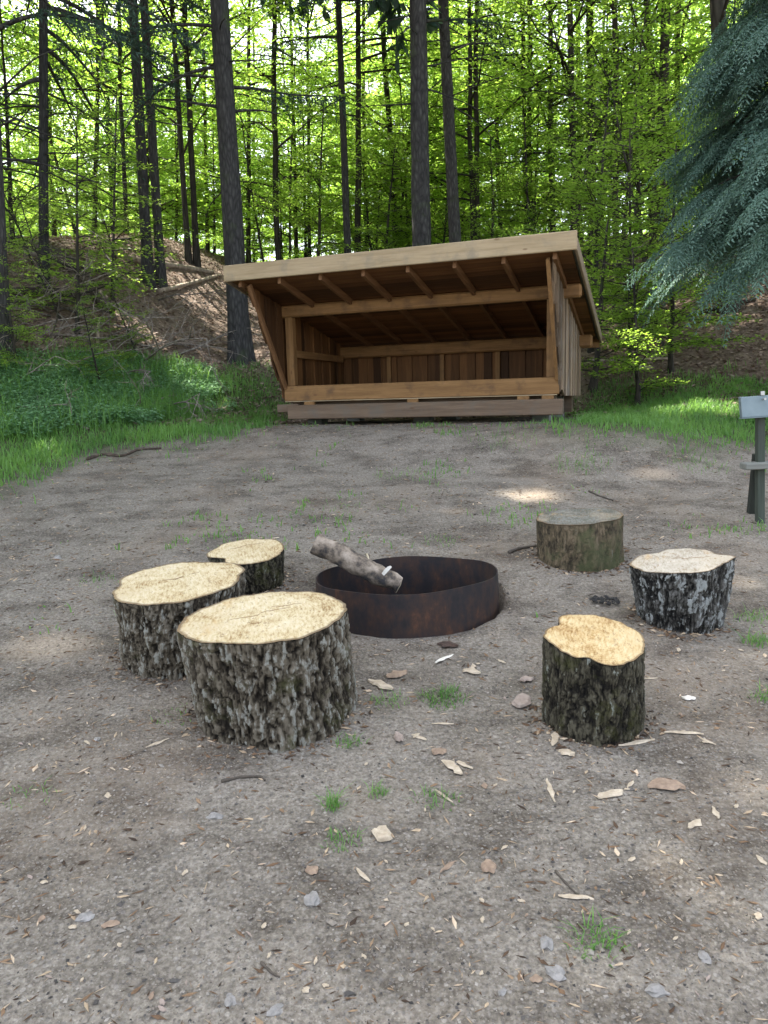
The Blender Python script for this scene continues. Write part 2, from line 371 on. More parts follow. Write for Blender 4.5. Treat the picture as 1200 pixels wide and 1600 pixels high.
# loose stony crumbs, wood crumbs, dead leaves (uncountable)
def octa(P, S, nrot):
    """random irregular eight-sided grains; P centres, S (n,3) half sizes"""
    n = len(P); base = np.array([[1, 0, 0], [-1, 0, 0], [0, 1, 0], [0, -1, 0], [0, 0, 1], [0, 0, -1.]])
    B = base[None]*S[:, None, :]*(1+(nrot.random((n, 6, 1))-.5)*.5)+(nrot.random((n, 6, 3))-.5)*S[:, None, :]*.5
    a = nrot.random(n)*6.283; c, s = np.cos(a), np.sin(a)
    V = np.stack([B[..., 0]*c[:, None]-B[..., 1]*s[:, None], B[..., 0]*s[:, None]+B[..., 1]*c[:, None], B[..., 2]], -1)
    tl = (nrot.random((n, 2))-.5)*.5; V[..., 2] += V[..., 0]*tl[:, :1]+V[..., 1]*tl[:, 1:]
    V = V+P[:, None]
    f = np.array([[0, 2, 4], [2, 1, 4], [1, 3, 4], [3, 0, 4], [2, 0, 5], [1, 2, 5], [3, 1, 5], [0, 3, 5]])
    return V.reshape(-1, 3), (f[None]+np.arange(n)[:, None, None]*6).reshape(-1, 3), np.repeat(nrot.random(n), 8)
def tint_mat(name, stops, rough=.9):
    m, nt, p, out = mat(name); n = N(nt); c = n.ramp(n.attr('tint'), stops)
    c = n.mix(.35, c, n.ramp(n.noise(n.coord('Object'), 90, 3), [(.3, (.05, .045, .04)), (.7, (.5, .45, .4))]), 'OVERLAY')
    n.l(c, p.inputs['Base Color']); p.inputs['Roughness'].default_value = rough; p.inputs['Specular IOR Level'].default_value = .25; return m
M['gravel'] = tint_mat('gravel', [(0, (.05, .047, .044)), (.35, (.14, .13, .12)), (.6, (.25, .215, .175)), (.85, (.29, .27, .24)), (1, (.43, .395, .345))])
M['crumb'] = tint_mat('wood_crumb', [(0, (.05, .035, .025)), (.35, (.16, .10, .06)), (.6, (.27, .18, .11)), (.9, (.48, .38, .26)), (1, (.62, .52, .38))])
def wedge(n, y0, y1, p=1.0, half=.56):
    y = y0+(y1-y0)*R.random(n)**p; return (R.random(n)*2-1)*(half*y+.25), y
def not_in(x, y): return (np.hypot(x-RC[0], y-RC[1]) > RR+.03) & ~(inpoly(x, y, GRASS_L) | inpoly(x, y, GRASS_R)) & (y < 9.6)
def scatter():
    x, y = wedge(60000, 1.0, 9.2, 1.7); k = not_in(x, y) & (noise2(x/.5, y/.5, 51) > R.random(len(x))*.9-.05); x, y = x[k], y[k]
    s = .0016+.0045*R.random(len(x))**3.5+.010*(R.random(len(x)) < .012)*R.random(len(x)); S = np.stack([s*(.8+.5*R.random(len(x))), s, s*.6], 1)
    V, F, t = octa(np.stack([x, y, T(x, y)+s*.2], 1), S, R); tag(link('gravel', me_np('gravel', V, F, False, {'tint': t}), M['gravel']), kind='stuff')
    x, y = wedge(30000, 1.1, 9.5, 1.0); k = not_in(x, y) & (noise2(x/.6, y/.6, 52) > R.random(len(x))*1.0-.1); x, y = x[k], y[k]
    s = .003+(.009+.0012*y)*R.random(len(x))**2.0; S = np.stack([s*1.6, s*(.10+.5*R.random(len(x))**1.5), s*.16+.0006], 1)
    V, F, t = octa(np.stack([x, y, T(x, y)+.0015], 1), S, R); tag(link('wood_crumbs', me_np('wood_crumbs', V, F, False, {'tint': t}), M['crumb']), kind='stuff')
    n = 90000; y = 8.6+34*R.random(n)**1.7; x = (R.random(n)*2-1)*(.6*y+1)
    u = (x-SX)*sC-(y-SY)*sS; ww = (x-SX)*sS+(y-SY)*sC
    lim = 9.3+.9*sstep(-2.5, -.5, x)*(1-sstep(3.2, 5, x))+.6*sstep(3.5, 6, x)
    k = ~((u > -.1) & (u < 3.5) & (ww > -.1) & (ww < 2.1)) & ~inpoly(x, y, HERB_L) & (sstep(-.5, .6, y-lim) > R.random(n)); x, y = x[k], y[k]; n = len(x)
    P = np.stack([x, y, T(x, y)+.004+.03*R.random(n)], 1); a = R.random(n)*6.283
    V, F = leaves(P, np.stack([np.cos(a), np.sin(a), (R.random(n)-.4)*.9], 1), np.stack([(R.random(n)-.5)*1.3, (R.random(n)-.6)*1.3, np.ones(n)], 1), .05+.05*R.random(n), .03+.03*R.random(n))
    tag(link('leaf_litter', me_np('leaf_litter', V, F, False, {'tint': np.clip(R.random(n)**1.5*.8+.5*noise2(x/1.3, y/1.3, 60)-.1, 0, 1)}), M['litter']), kind='stuff')
scatter()

def blades(x, y, h, wd, bend=.5):
    n = len(x); a = R.random(n)*6.283; P = np.stack([x, y, T(x, y)-.01], 1); D = np.stack([np.cos(a), np.sin(a), np.zeros(n)], 1); S = np.stack([-np.sin(a), np.cos(a), np.zeros(n)], 1)
    b = (bend*(.3+R.random(n)))[:, None]*h[:, None]; up = np.array([0, 0, 1.]); wd = np.broadcast_to(wd, (n,))[:, None]; hh = h[:, None]
    p1 = P+D*b*.35+up*hh*.6; p2 = P+D*b*1.2+up*hh*.92
    V = np.stack([P-S*wd/2, P+S*wd/2, p1+S*wd*.4, p1-S*wd*.4, p2], 1).reshape(-1, 3); i = np.arange(n)*5
    return V, [np.stack([i, i+1, i+2, i+3], 1), np.stack([i+3, i+2, i+4], 1)]
def grow_grass():
    xs, ys, hs = [], [], []
    for poly, n, dens in ((GRASS_L, 90000, 1.1), (GRASS_R, 80000, 1.0)):
        p = np.array(poly); x = p[:, 0].min()-.3+(np.ptp(p[:, 0])+.6)*R.random(n); y = p[:, 1].min()-.4+(np.ptp(p[:, 1])+.6)*R.random(n)
        j1, j2 = (noise2(x/.35, y/.35, 71)-.5)*.9, (noise2(x/.35, y/.35, 72)-.5)*.9
        cl = noise2(x/.7, y/.7, 73)*.6+noise2(x/.2, y/.2, 74)*.4
        u = (x-SX)*sC-(y-SY)*sS; ww = (x-SX)*sS+(y-SY)*sC
        k = inpoly(x+j1+R.normal(0, .16, n), y+j2+R.normal(0, .22, n), poly) & (cl**1.6*dens*1.25 > R.random(n)*.75) & ~((u > -.25) & (u < 3.6) & (ww > -.12) & (ww < 2.1)); x, y = x[k], y[k]
        xs.append(x); ys.append(y); hs.append((.04+.12*R.random(len(x))**1.6)*(.35+1.1*cl[k]))
    n = 26000; p = np.array(HERB_L); x = p[:, 0].min()+np.ptp(p[:, 0])*R.random(n); y = p[:, 1].min()+np.ptp(p[:, 1])*R.random(n)
    k = inpoly(x, y, HERB_L) & (noise2(x/.6, y/.6, 78)*.7+noise2(x/.18, y/.18, 79)*.3 > .30+.5*R.random(n)); x, y = x[k], y[k]; xs.append(x); ys.append(y); hs.append(.14+.26*R.random(len(x)))
    n = 26000; x, y = wedge(n, 3.6, 9.3, .8); ww = (x-SX)*sS+(y-SY)*sC; k = not_in(x, y) & (ww < -.3) & (noise2(x/.55, y/.55, 91)*.65+noise2(x/.16, y/.16, 92)*.35 > .60+.12*R.random(n)-.04*(y-6)/3); x, y = x[k], y[k]
    xs.append(x); ys.append(y); hs.append(.02+.06*R.random(len(x))**1.5)
    x, y, h = map(np.concatenate, (xs, ys, hs)); V, F = blades(x, y, h, .007+.006*R.random(len(x)))
    t = np.clip(.75*noise2(x/.6, y/.6, 75)+.6*R.random(len(x))-.15, 0, 1)
    tag(link('grass', me_np('grass', V, F, False, {'tint': np.concatenate([t, t])}), M['grass']), kind='stuff')
    n = 30000; p = np.array(HERB_L); x = p[:, 0].min()+np.ptp(p[:, 0])*R.random(n); y = p[:, 1].min()+np.ptp(p[:, 1])*R.random(n)
    cl = noise2(x/.5, y/.5, 81)*.6+noise2(x/1.4, y/1.4, 82)*.4
    k = inpoly(x+(noise2(x/.4, y/.4, 83)-.5)*.8, y+(noise2(x/.4, y/.4, 84)-.5)*.8, HERB_L) & (cl > .3+.3*R.random(n)); x, y, cl = x[k], y[k], cl[k]
    P, D, Nn, L = [], [], [], []
    for q in range(4):                                           # tiers of leaves on each stem
        hh = (.06+.30*cl*R.random(len(x)))*(1-.12*q); a = R.random(len(x))*6.283
        P.append(np.stack([x+.03*np.cos(a), y+.03*np.sin(a), T(x, y)+hh], 1)); D.append(np.stack([np.cos(a), np.sin(a), .1-.6*R.random(len(x))], 1))
        Nn.append(np.stack([(R.random(len(x))-.5)*.9, (R.random(len(x))-.5)*.9, np.ones(len(x))], 1)); L.append(.03+.04*R.random(len(x)))
    P, D, Nn, L = map(np.concatenate, (P, D, Nn, L)); V, F = leaves(P, D, Nn, L, L*.55, .4)
    tag(link('herbs', me_np('herbs', V, F, False, {'tint': np.clip(R.random(len(P))*.8+.3*noise2(P[:, 0], P[:, 1], 85), 0, 1)}), M['herb']), kind='stuff')
grow_grass()
def tuft(px, py, n, rad, h, label, sparse=False):
    n = int(n*.75); g = at(px, py); a = R.random(n)*6.283; r = rad*R.random(n)**.7; x, y = g[0]+r*np.cos(a)*1.25, g[1]+r*np.sin(a)
    V, F = blades(x, y, h*(.25+.9*R.random(n)**1.4), .0025+.0025*R.random(n), .9); t = np.clip(.15+.8*R.random(n), 0, 1)
    o = link('grass_patch' if rad >= .12 else 'grass_tuft', me_np('grass_tuft', V, F, False, {'tint': np.concatenate([t, t])}), M['grass'])
    if rad >= .12: tag(o, kind='stuff')
    else: tag(o, label, 'grass tuft', 'grass tufts sprouting from the dirt')
for a in [(693, 1092, 420, .085, .05, 'thickest bright green grass tuft on the dirt in front of the fire ring'),
          (607, 1095, 170, .075, .04, 'thin grass tuft beside the pale chips in front of the fire ring'),
          (545, 1162, 90, .05, .05, 'small grass tuft at the foot of the biggest birch stump'),
          (520, 1262, 80, .03, .07, 'narrow upright grass tuft in the open dirt, the upper of two'),
          (532, 1315, 120, .05, .04, 'low spreading grass tuft just below the narrow upright one'),
          (588, 1240, 60, .03, .06, 'small faint grass tuft right of the narrow upright one'),
          (684, 1250, 110, .06, .05, 'yellowish grass tuft beside the pale split splinters'),
          (932, 1478, 150, .06, .05, 'sparse grass tuft lowest of all in the stony dirt'),
          (908, 726, 260, .22, .09, 'broad grass patch in the dirt in front of the shelter, right of centre'),
          (635, 742, 160, .25, .06, 'sparse grass patch in the dirt in front of the shelter, left of centre'),
          (1085, 722, 240, .25, .08, 'grass patch in the dirt left of the grey panel stand'),
          (1180, 965, 130, .09, .07, 'grass tuft at the right edge behind the lobed black stump'),
          (1183, 1005, 120, .06, .08, 'grass tuft at the right edge right of the lobed black stump'),
          (1195, 1090, 90, .05, .06, 'grass tuft at the right edge level with the right front stump'),
          (790, 690, 200, .3, .10, 'ragged grass fringe at the foot of the shelter sill'),
          (545, 790, 120, .25, .05, 'faint grass patch in the dirt behind the leaning firewood'),
          (155, 910, 90, .12, .05, 'faint grass tuft left of the middle left stump'),
          (690, 848, 100, .12, .05, 'faint grass tuft just behind the rim of the fire ring'),
          (275, 1120, 120, .10, .03, 'mossy low tuft left of the biggest birch stump'),
          (45, 1245, 90, .08, .03, 'low weedy tuft in the brown dirt at the lower left edge')]: tuft(*a)

# ---------------------------------------------------------------- shelter
def shelter():
    root = empty('shelter', sh(0, 0, 0), 'open fronted wooden sleeping shelter with a sloping plank roof standing in the clearing', 'shelter')
    root.rotation_euler.z = -SYAW
    A = np.array; zt, sl, of, ol, orr, ob = 1.2016, .2011, .8746, .2246, .2374, .50
    und = lambda w_: zt-sl*w_                                     # underside of the roof deck
    ang = math.atan(sl)
    # floor, front board, sill, feet
    b = MB(); nb = 13
    for k in range(nb):
        w0 = .075+k*(SD-.15)/nb; b.box((.06, w0, .02), (SW-.12, 0, 0), (0, (SD-.15)/nb-.006, 0), (0, 0, .03))
    b.build('floor', M['timber_u'], root)
    b = MB(); b.box((0, -.03, .0), (SW, 0, 0), (0, .05, 0), (0, 0, .185)); b.build('front_board', M['timber_u'], root, bevel=.006)
    b = MB(); b.box((.02, -.06, -.012), (SW-.04, 0, 0), (0, .07, 0), (0, 0, .010)); fb = b.build('front_lip', M['fascia'], root)
    b = MB(); b.box((.12, -.20, -.225), (SW-.06, 0, 0), (0, .13, 0), (0, 0, .172)); b.box((-.10, -.06, -.14), (.30, 0, 0), (0, .10, 0), (0, 0, .10)); b.build('sill_beam', M['sill'], root, bevel=.008)
    for u0 in (.30, 1.65, 2.95, 3.22):
        b = MB(); b.box((u0, -.09, -.098), (.13, 0, 0), (0, .06, 0), (0, 0, .084)); b.build('spacer_block', M['timber_v'], root, bevel=.004)
    for u0 in (.15, 1.6, 3.05):
        for w0 in (.3, SD-.35):
            b = MB(); b.box((u0, w0, -.36), (.2, 0, 0), (0, .2, 0), (0, 0, .34)); b.build('foot_block', M['grey_wood'], root)
    for w0 in (.1, SD-.25):  # front one added behind the gap under the front board to darken it
        b = MB(); b.box((.05, w0, -.235), (SW-.1, 0, 0), (0, .12, 0), (0, 0, .251)); b.build('floor_joist', M['sill'], root)
    # posts and beams
    hb = 1.03
    for u0 in (.025, SW-.145):
        b = MB(); b.box((u0, .02, .187), (.10, 0, 0), (0, .10, 0), (0, 0, hb-.187)); b.build('front_post', M['timber_z'], root, bevel=.005)
    b = MB(); b.box((-.17, .01, hb+.002), (SW+.39, 0, 0), (0, .11, 0), (0, 0, .145)); b.build('front_beam', M['timber_u'], root, bevel=.02)
    hbb = und(SD-.1)-.22
    b = MB(); b.box((-.17, SD-.16, hbb), (SW+.36, 0, 0), (0, .10, 0), (0, 0, .16)); b.build('back_beam', M['timber_u'], root, bevel=.02)
    b = MB(); b.box((.05, SD-.05, .0), (.001, 0, 0), (0, .001, 0), (0, 0, .001))
    # back wall: board on board
    b = MB(); n = 29; p = (SW-.02)/n
    for k in range(n):
        o_ = .0 if k % 2 else .024
        b.box((.01+k*p-(.012 if k % 2 == 0 else 0), SD-.03+o_*-1, .0), (p+(.024 if k % 2 == 0 else 0)-.002, 0, 0), (0, .022, 0), (0, 0, und(SD)-.03))
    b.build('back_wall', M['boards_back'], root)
    for u0 in (.7, 1.5, 2.3, 3.0):
        b = MB(); b.box((u0, SD-.10, .05), (.06, 0, 0), (0, .045, 0), (0, 0, hbb-.05)); b.build('wall_stud', M['timber_z'], root)
    # side walls of upright boards whose front edge leans out under the roof
    for side, u0 in (('l', -.04), ('r', SW+.005)):
        b = MB(); pw = .128; w0 = -of+.12; k = 0
        while w0 < SD:
            w1 = min(w0+pw, SD); e = .012 if k % 2 == 0 else 0; a0, a1 = w0-e, w1+e-.002
            a0 = max(a0, -of+.10); a1 = min(a1, SD+.0)
            lo = lambda q: -.02 if q >= 0.03 else -.02+(und(-of+.1)-.0)*min(1, (-q+.03)/(of-.07))**.9
            t0 = (-.012 if k % 2 == 0 else .012)*(-1 if side == 'r' else 1)
            uu = u0+t0; th = .022
            V = []
            for uq in (uu, uu+th):
                V += [(uq, a0, lo(a0)), (uq, a1, lo(a1)), (uq, a1, und(a1)-.025), (uq, a0, und(a0)-.025)]
            F = A([[0, 3, 2, 1], [4, 5, 6, 7], [0, 1, 5, 4], [1, 2, 6, 5], [2, 3, 7, 6], [3, 0, 4, 7]]); b.add(V, F); w0 = w1; k += 1
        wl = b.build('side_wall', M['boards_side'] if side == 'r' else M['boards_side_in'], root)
        if side == 'r': wl['label'] = 'weathered grey right side wall of upright boards'
        # slanted edge trim and inner rail
        b = MB(); f0 = A((SW-.04 if side == 'r' else 0.005, 0.0, .18)); d = A((0, -of+.10, und(-of+.1)-.21)); th = A((.035, 0, 0)); nn = np.cross(th, d); nn = nn/np.linalg.norm(nn)*.055
        b.box(f0, th, nn, d); b.build('slanted_brace', M['timber_z'] if side == 'r' else M['brace_dark'], root)
        b = MB(); b.box((SW-.06 if side == 'r' else .01, .13, .55), (.045, 0, 0), (0, SD-.32, 0), (0, 0, .09)); b.build('side_rail', M['timber_v'], root)
    # roof
    def rp(w_, up): return A((0, w_, und(w_)+up))
    dv = A((0, 1, -sl))/math.hypot(1, sl); nv = A((0, sl, 1))/math.hypot(1, sl)
    L = (of+SD+ob)*math.hypot(1, sl)
    b = MB(); nbd = 26; st = (L-.03)/nbd; s0 = rp(-of+.03, 0.0)
    for k in range(nbd):
        b.box(s0+dv*(k*st)+A((-ol+.03, 0, 0))+nv*.0, (SW+ol+orr-.06, 0, 0), dv*(st-.004), nv*.022)
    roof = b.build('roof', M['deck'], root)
    b = MB(); b.box(s0+A((-ol+.0, 0, 0))+nv*.026, (SW+ol+orr, 0, 0), dv*(L-.02), nv*.06); b.build('roof_covering', M['roof_felt'], roof)
    b = MB(); b.box(rp(-of, -.02)+A((-ol-.028, -.03, 0)), (SW+ol+orr+.056, 0, 0), (0, .032, 0), (0, 0, .178)); b.build('fascia', M['fascia'], roof, bevel=.008)
    for u0 in (-ol-.03, SW+orr+.002):
        b = MB(); b.box(rp(-of+.004, -.02)+A((u0, 0, 0)), (.028, 0, 0), dv*(L), nv*.125); b.build('barge_board', M['barge'], roof, bevel=.005)
    for k in range(8):
        u0 = -.10+k*(SW+.13)/7; b = MB()
        b.box(rp(-of+.05, 0)+A((u0, 0, 0))-nv*.072, (.038, 0, 0), dv*(L-.15), nv*.07); b.build('rafter', M['rafter'], roof)
    b = MB(); b.box(rp(SD+ob-.03, -.08)+A((-ol, 0, 0)), (SW+ol+orr, 0, 0), (0, .03, 0), (0, 0, .14)); b.build('eaves_board', M['timber_u'], roof)
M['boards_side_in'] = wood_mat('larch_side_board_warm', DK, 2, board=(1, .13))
shelter()

# ---------------------------------------------------------------- fire ring
def rust_mat():
    m, nt, p, out = mat('rusty_steel'); n = N(nt); v = n.coord('Object'); a = n.noise(v, 6, 6, .65); b = n.noise(n.coord('Object', (1, 1, .4)), 22, 5, .7)
    col = n.ramp(n.math('ADD', n.math('MULTIPLY', a, .6), n.math('MULTIPLY', b, .4)), [(.32, (.010, .010, .013)), (.46, (.022, .018, .020)), (.56, (.050, .027, .020)), (.66, (.11, .048, .026)), (.8, (.17, .08, .045))])
    n.l(col, p.inputs['Base Color']); p.inputs['Roughness'].default_value = .62; p.inputs['Metallic'].default_value = .35; n.l(n.bump(b, .25, .003), p.inputs['Normal']); return m
M['rust'] = rust_mat()
def simple(name, stops, scale=20, rough=.8, bump=.4, dist=.005, metal=0):
    m, nt, p, out = mat(name); n = N(nt); h = n.noise(n.coord('Object'), scale, 5, .65); n.l(n.ramp(h, stops), p.inputs['Base Color'])
    p.inputs['Roughness'].default_value = rough; p.inputs['Metallic'].default_value = metal; n.l(n.bump(h, bump, dist), p.inputs['Normal']); return m
M['ash'] = simple('ash', [(.3, (.02, .02, .02)), (.6, (.06, .055, .05)), (.8, (.16, .15, .14))], 25, .95, .8, .03)
M['char'] = simple('charcoal', [(.3, (.012, .012, .012)), (.7, (.035, .032, .03))], 40, .8)
def fire_ring():
    # tilt the ring with the slope it stands on
    front = gf[2]-.012; tilt = math.radians(-1.5); roll = math.radians(-1.4)
    h = .245
    root = empty('fire_ring', (RC[0], RC[1], front+RR*math.tan(tilt)-.01), 'round open fire ring of dark rusty sheet steel in the middle of the stump seats', 'fire ring')
    root.rotation_euler = (tilt, roll, 0)
    n = 128; th = np.arange(n)*2*math.pi/n; rr = RR*(1+.006*np.sin(2*th+.6)+.004*np.sin(3*th)); t = .007
    prof = [(0, -.05), (0, h), (-t, h), (-t, -.05)]; V = []
    for dr, z in prof: V.append(np.stack([(rr+dr)*np.cos(th), (rr+dr)*np.sin(th), z+0*th+(.004*np.sin(5*th) if z > 0 else 0)], 1))
    k = np.arange(n); k2 = (k+1) % n; F = [np.stack([a*n+k, a*n+k2, ((a+1) % 4)*n+k2, ((a+1) % 4)*n+k], 1) for a in range(4)]
    o = link('steel_band', me_np('steel_band', np.concatenate(V), np.concatenate(F), True), M['rust'], root)
    em = o.modifiers.new('e', 'EDGE_SPLIT'); em.split_angle = math.radians(40)
    b = MB(); b.box((RR*math.cos(2.2)*1.002-.012, RR*math.sin(2.2)*1.002, 0), (.024, 0, 0), (0, .008, 0), (0, 0, h-.004)); b.build('weld_seam', M['rust'], root)
    # bed of ash inside
    rs = np.linspace(0, RR-t-.012, 14); V = []; 
    for r_ in rs: V.append(np.stack([r_*np.cos(th), r_*np.sin(th), -.045+.05*noise2(r_*np.cos(th)/.08+9, r_*np.sin(th)/.08, 90)], 1))
    F = [np.stack([a*n+k, a*n+k2, (a+1)*n+k2, (a+1)*n+k], 1) for a in range(len(rs)-1)]
    me = me_np('ash_bed', np.concatenate(V), np.concatenate(F), True)
    ab = link('ash_bed', me, M['ash'], None, root.location); ab.rotation_euler = root.rotation_euler; tag(ab, 'bed of dark ash and char inside the steel fire ring', 'ash', None, 'stuff')
    return root
ring = fire_ring()
M['fire_bark'] = simple('firewood_bark', [(.36, (.035, .032, .032)), (.45, (.115, .09, .068)), (.54, (.235, .188, .142)), (.70, (.40, .335, .27))], 13, .85, .6, .01)
M['cut'] = simple('pale_split_wood', [(.3, (.50, .40, .25)), (.7, (.70, .60, .42))], 30, .8)
def firewood():
    # leans over the rim: upper end far left, lower end on the front of the ash
    dL = depth(gf)+RR*.8
    p0 = onray(493, 849, RC[1]+.24); p1 = onray(600, 902, RC[1]+.15); p1 = p0+(p1-p0)*1.22
    root = empty('firewood_log', p0, 'thick barked firewood log leaning out over the left rim of the fire ring', 'log')
    n = 30; P = p0+(p1-p0)*np.linspace(0, 1, n)[:, None]-p0; P[:, 2] += .004*np.sin(np.linspace(0, 3, n)); P[:, 0] += .006*np.sin(np.linspace(0, 7, n))
    r = np.linspace(.066, .054, n); V, F = tube(P, r, 20, False)
    V += (fbm(V[:, 0]*14, V[:, 1]*14, V[:, 2]*14, 5, 3)-.5)[:, None]*.030
    link('bark', me_np('bark', V, F, True), M['fire_bark'], root)
    ax = nrm(p1-p0)
    for s_, e in ((-1, 0), (1, n-1)):
        ring_ = V[e*20:(e+1)*20]; c = ring_.mean(0)+s_*ax*.006; VV = np.concatenate([ring_, c[None]]); k = np.arange(20)
        f = np.stack([k, (k+1) % 20, np.full(20, 20)], 1); link('cut_face', me_np('cut_face', VV, f if s_ > 0 else f[:, ::-1]), M['cut'], root)
    def split(name, a, b_, wd, th, label, m):
        a, b_ = np.asarray(a), np.asarray(b_); d = b_-a; s = nrm(np.cross(d, [0, 0, 1.]))*wd; u = nrm(np.cross(s, d))*th
        V = []
        for q, f in ((0, .8), (.35, 1), (.8, .9), (1, .55)): 
            c = a+d*q; V += [c-s*f, c+s*f*.8, c+s*f*.5+u*f*2, c-s*f*.6+u*f*1.7]
        F = [[0, 3, 2, 1], [12, 13, 14, 15]]
        for i in range(3):
            for j in range(4): F.append([i*4+j, i*4+(j+1) % 4, i*4+4+(j+1) % 4, i*4+4+j])
        o = link(name, me_np(name, np.array(V)-a, np.array(F)), m, None, a); return tag(o, label, 'firewood')
    split('split_wood', onray(600, 899, RC[1]+.10), onray(612, 886, RC[1]+.10), .014, .011, 'short white chunk of split wood lying on the lower end of the leaning log', M['white_wood'])
    e = p1+np.array([-.02, .0, 0]); zb = gf[2]-.07; q = np.array([e[0]-.16, e[1]+.06, zb+.05]); q2 = np.array([e[0]+.15, e[1]-.05, e[2]-.095])
    V, F = tube(np.array([q, (q+q2)/2, q2])-q, [.05, .055, .045], 14); o = link('charred_log', me_np('charred_log', V, F, True), M['char'], None, q); tag(o, 'charred black log lying in the ash under the leaning firewood log', 'log')
    split('kindling_stick', onray(581, 893, RC[1]+.26), onray(573, 865, RC[1]+.30), .006, .004, 'thin upright pale kindling stick behind the leaning log in the ring', M['cut'])
M['white_wood'] = simple('white_wood', [(.3, (.6, .55, .47)), (.7, (.8, .76, .68))], 30, .8)
firewood()

# ---------------------------------------------------------------- stumps
def stump_bark(name, stops, lich, lt, moss=None, fine=85):
    m, nt, p, out = mat(name); n = N(nt); v = n.coord('Object', (1, 1, .4)); v1 = n.coord('Object')
    f = n.noise(v, fine, 6, .75, .4); h = n.math('ADD', n.attr('plate'), n.math('MULTIPLY', n.math('SUBTRACT', f, .5), 1.25))
    col = n.ramp(h, stops)
    if moss: col = n.mix(n.ramp(n.noise(v1, moss[1], 5, .7), [(moss[2], (0, 0, 0)), (moss[2]+.12, (.75, .75, .75))]), col, moss[0])
    lf = n.math('ADD', n.math('MULTIPLY', n.noise(n.coord('Object', (1, 1, .42)), 26, 7, .78), .8), n.math('MULTIPLY', n.attr('plate'), .2))
    col = n.mix(n.ramp(lf, [(lt, (0, 0, 0)), (lt+.05, (.85, .85, .85))]), col, lich)
    n.l(col, p.inputs['Base Color']); p.inputs['Roughness'].default_value = .92; p.inputs['Specular IOR Level'].default_value = .2
    b = n.bump(f, 1.0, .015); n.l(n.bump(n.noise(v1, 130, 4), .6, .006, b), p.inputs['Normal']); return m
def cut_mat(name, stops, ring=150, crack=.5):
    m, nt, p, out = mat(name); n = N(nt); v = n.coord('Object')
    wv = n.new('ShaderNodeTexWave', wave_type='RINGS', rings_direction='Z'); n.l(v, wv.inputs[0]); wv.inputs['Scale'].default_value = ring/6.0; wv.inputs['Distortion'].default_value = 4; wv.inputs['Detail'].default_value = 3; wv.inputs['Detail Scale'].default_value = 1.2
    a = n.noise(v, 7, 5, .6); f = n.noise(n.coord('Object', (1, .25, 1), (0, 0, .4)), 90, 3, .7)
    h = n.math('ADD', n.math('ADD', n.math('MULTIPLY', wv.outputs[0], .035), n.math('MULTIPLY', a, .55)), n.math('MULTIPLY', f, .48))
    col = n.ramp(h, stops); col = n.mix(n.math('MULTIPLY', n.attr('rim'), .85), col, (.13, .085, .05))
    st = n.ramp(n.noise(n.coord('Object', (1, .3, 1), (0, 0, .5)), 9, 4, .6), [(.62, (0, 0, 0)), (.72, (.5, .5, .5))])
    col = n.mix(st, col, (.55, .34, .13))
    fl = n.noise(n.coord('Object', (1, .5, 1), (0, 0, .8)), 55, 4, .75)
    col = n.mix(n.ramp(fl, [(.57, (0, 0, 0)), (.66, (.7, .7, .7))]), col, (.22, .135, .065)); col = n.mix(n.ramp(n.noise(v, 3.5, 4, .6), [(.45, (0, 0, 0)), (.7, (.45, .45, .45))]), col, (.42, .29, .14))
    n.l(col, p.inputs['Base Color']); p.inputs['Roughness'].default_value = .85; p.inputs['Specular IOR Level'].default_value = .2
    n.l(n.bump(h, .7, .008), p.inputs['Normal']); return m
M['birch'] = stump_bark('rough_birch_bark', [(.15, (.014, .011, .008)), (.40, (.045, .036, .025)), (.62, (.110, .092, .066)), (.9, (.20, .172, .13))], (.34, .34, .30), .565, ((.085, .085, .035), 6, .56))
M['birch_dark'] = stump_bark('black_birch_bark', [(.15, (.008, .007, .006)), (.45, (.024, .021, .015)), (.68, (.060, .053, .036)), (.92, (.11, .10, .07))], (.30, .32, .28), .63, ((.065, .066, .022), 6, .54))
M['birch_silver'] = stump_bark('silver_birch_bark', [(.15, (.010, .010, .010)), (.42, (.030, .028, .025)), (.64, (.075, .072, .064)), (.9, (.16, .155, .145))], (.38, .40, .39), .55, ((.065, .065, .03), 5, .60))
M['rotten'] = stump_bark('bare_mossy_wood', [(.10, (.032, .026, .018)), (.45, (.075, .060, .038)), (.72, (.115, .088, .055)), (.95, (.17, .13, .085))], (.15, .15, .125), .64, ((.080, .090, .042), 3, .48), 30)
CUT = [(.40, (.30, .19, .085)), (.48, (.50, .39, .22)), (.55, (.59, .49, .31)), (.66, (.67, .58, .41))]
M['cut_top'] = cut_mat('fresh_cut_wood', CUT)
M['cut_pale'] = cut_mat('bleached_cut_wood', [(.40, (.28, .225, .155)), (.48, (.43, .37, .285)), (.56, (.51, .45, .36)), (.68, (.58, .53, .44))])
M['cut_orange'] = cut_mat('crumbly_cut_wood', [(.40, (.28, .16, .06)), (.48, (.46, .31, .14)), (.55, (.56, .42, .22)), (.66, (.66, .53, .32))])
M['cut_old'] = cut_mat('grey_mossy_cut', [(.28, (.06, .054, .042)), (.48, (.13, .125, .10)), (.7, (.27, .27, .245))])
M['crack'] = simple('crack_shadow_wood', [(.3, (.16, .095, .04)), (.7, (.30, .19, .085))], 60)

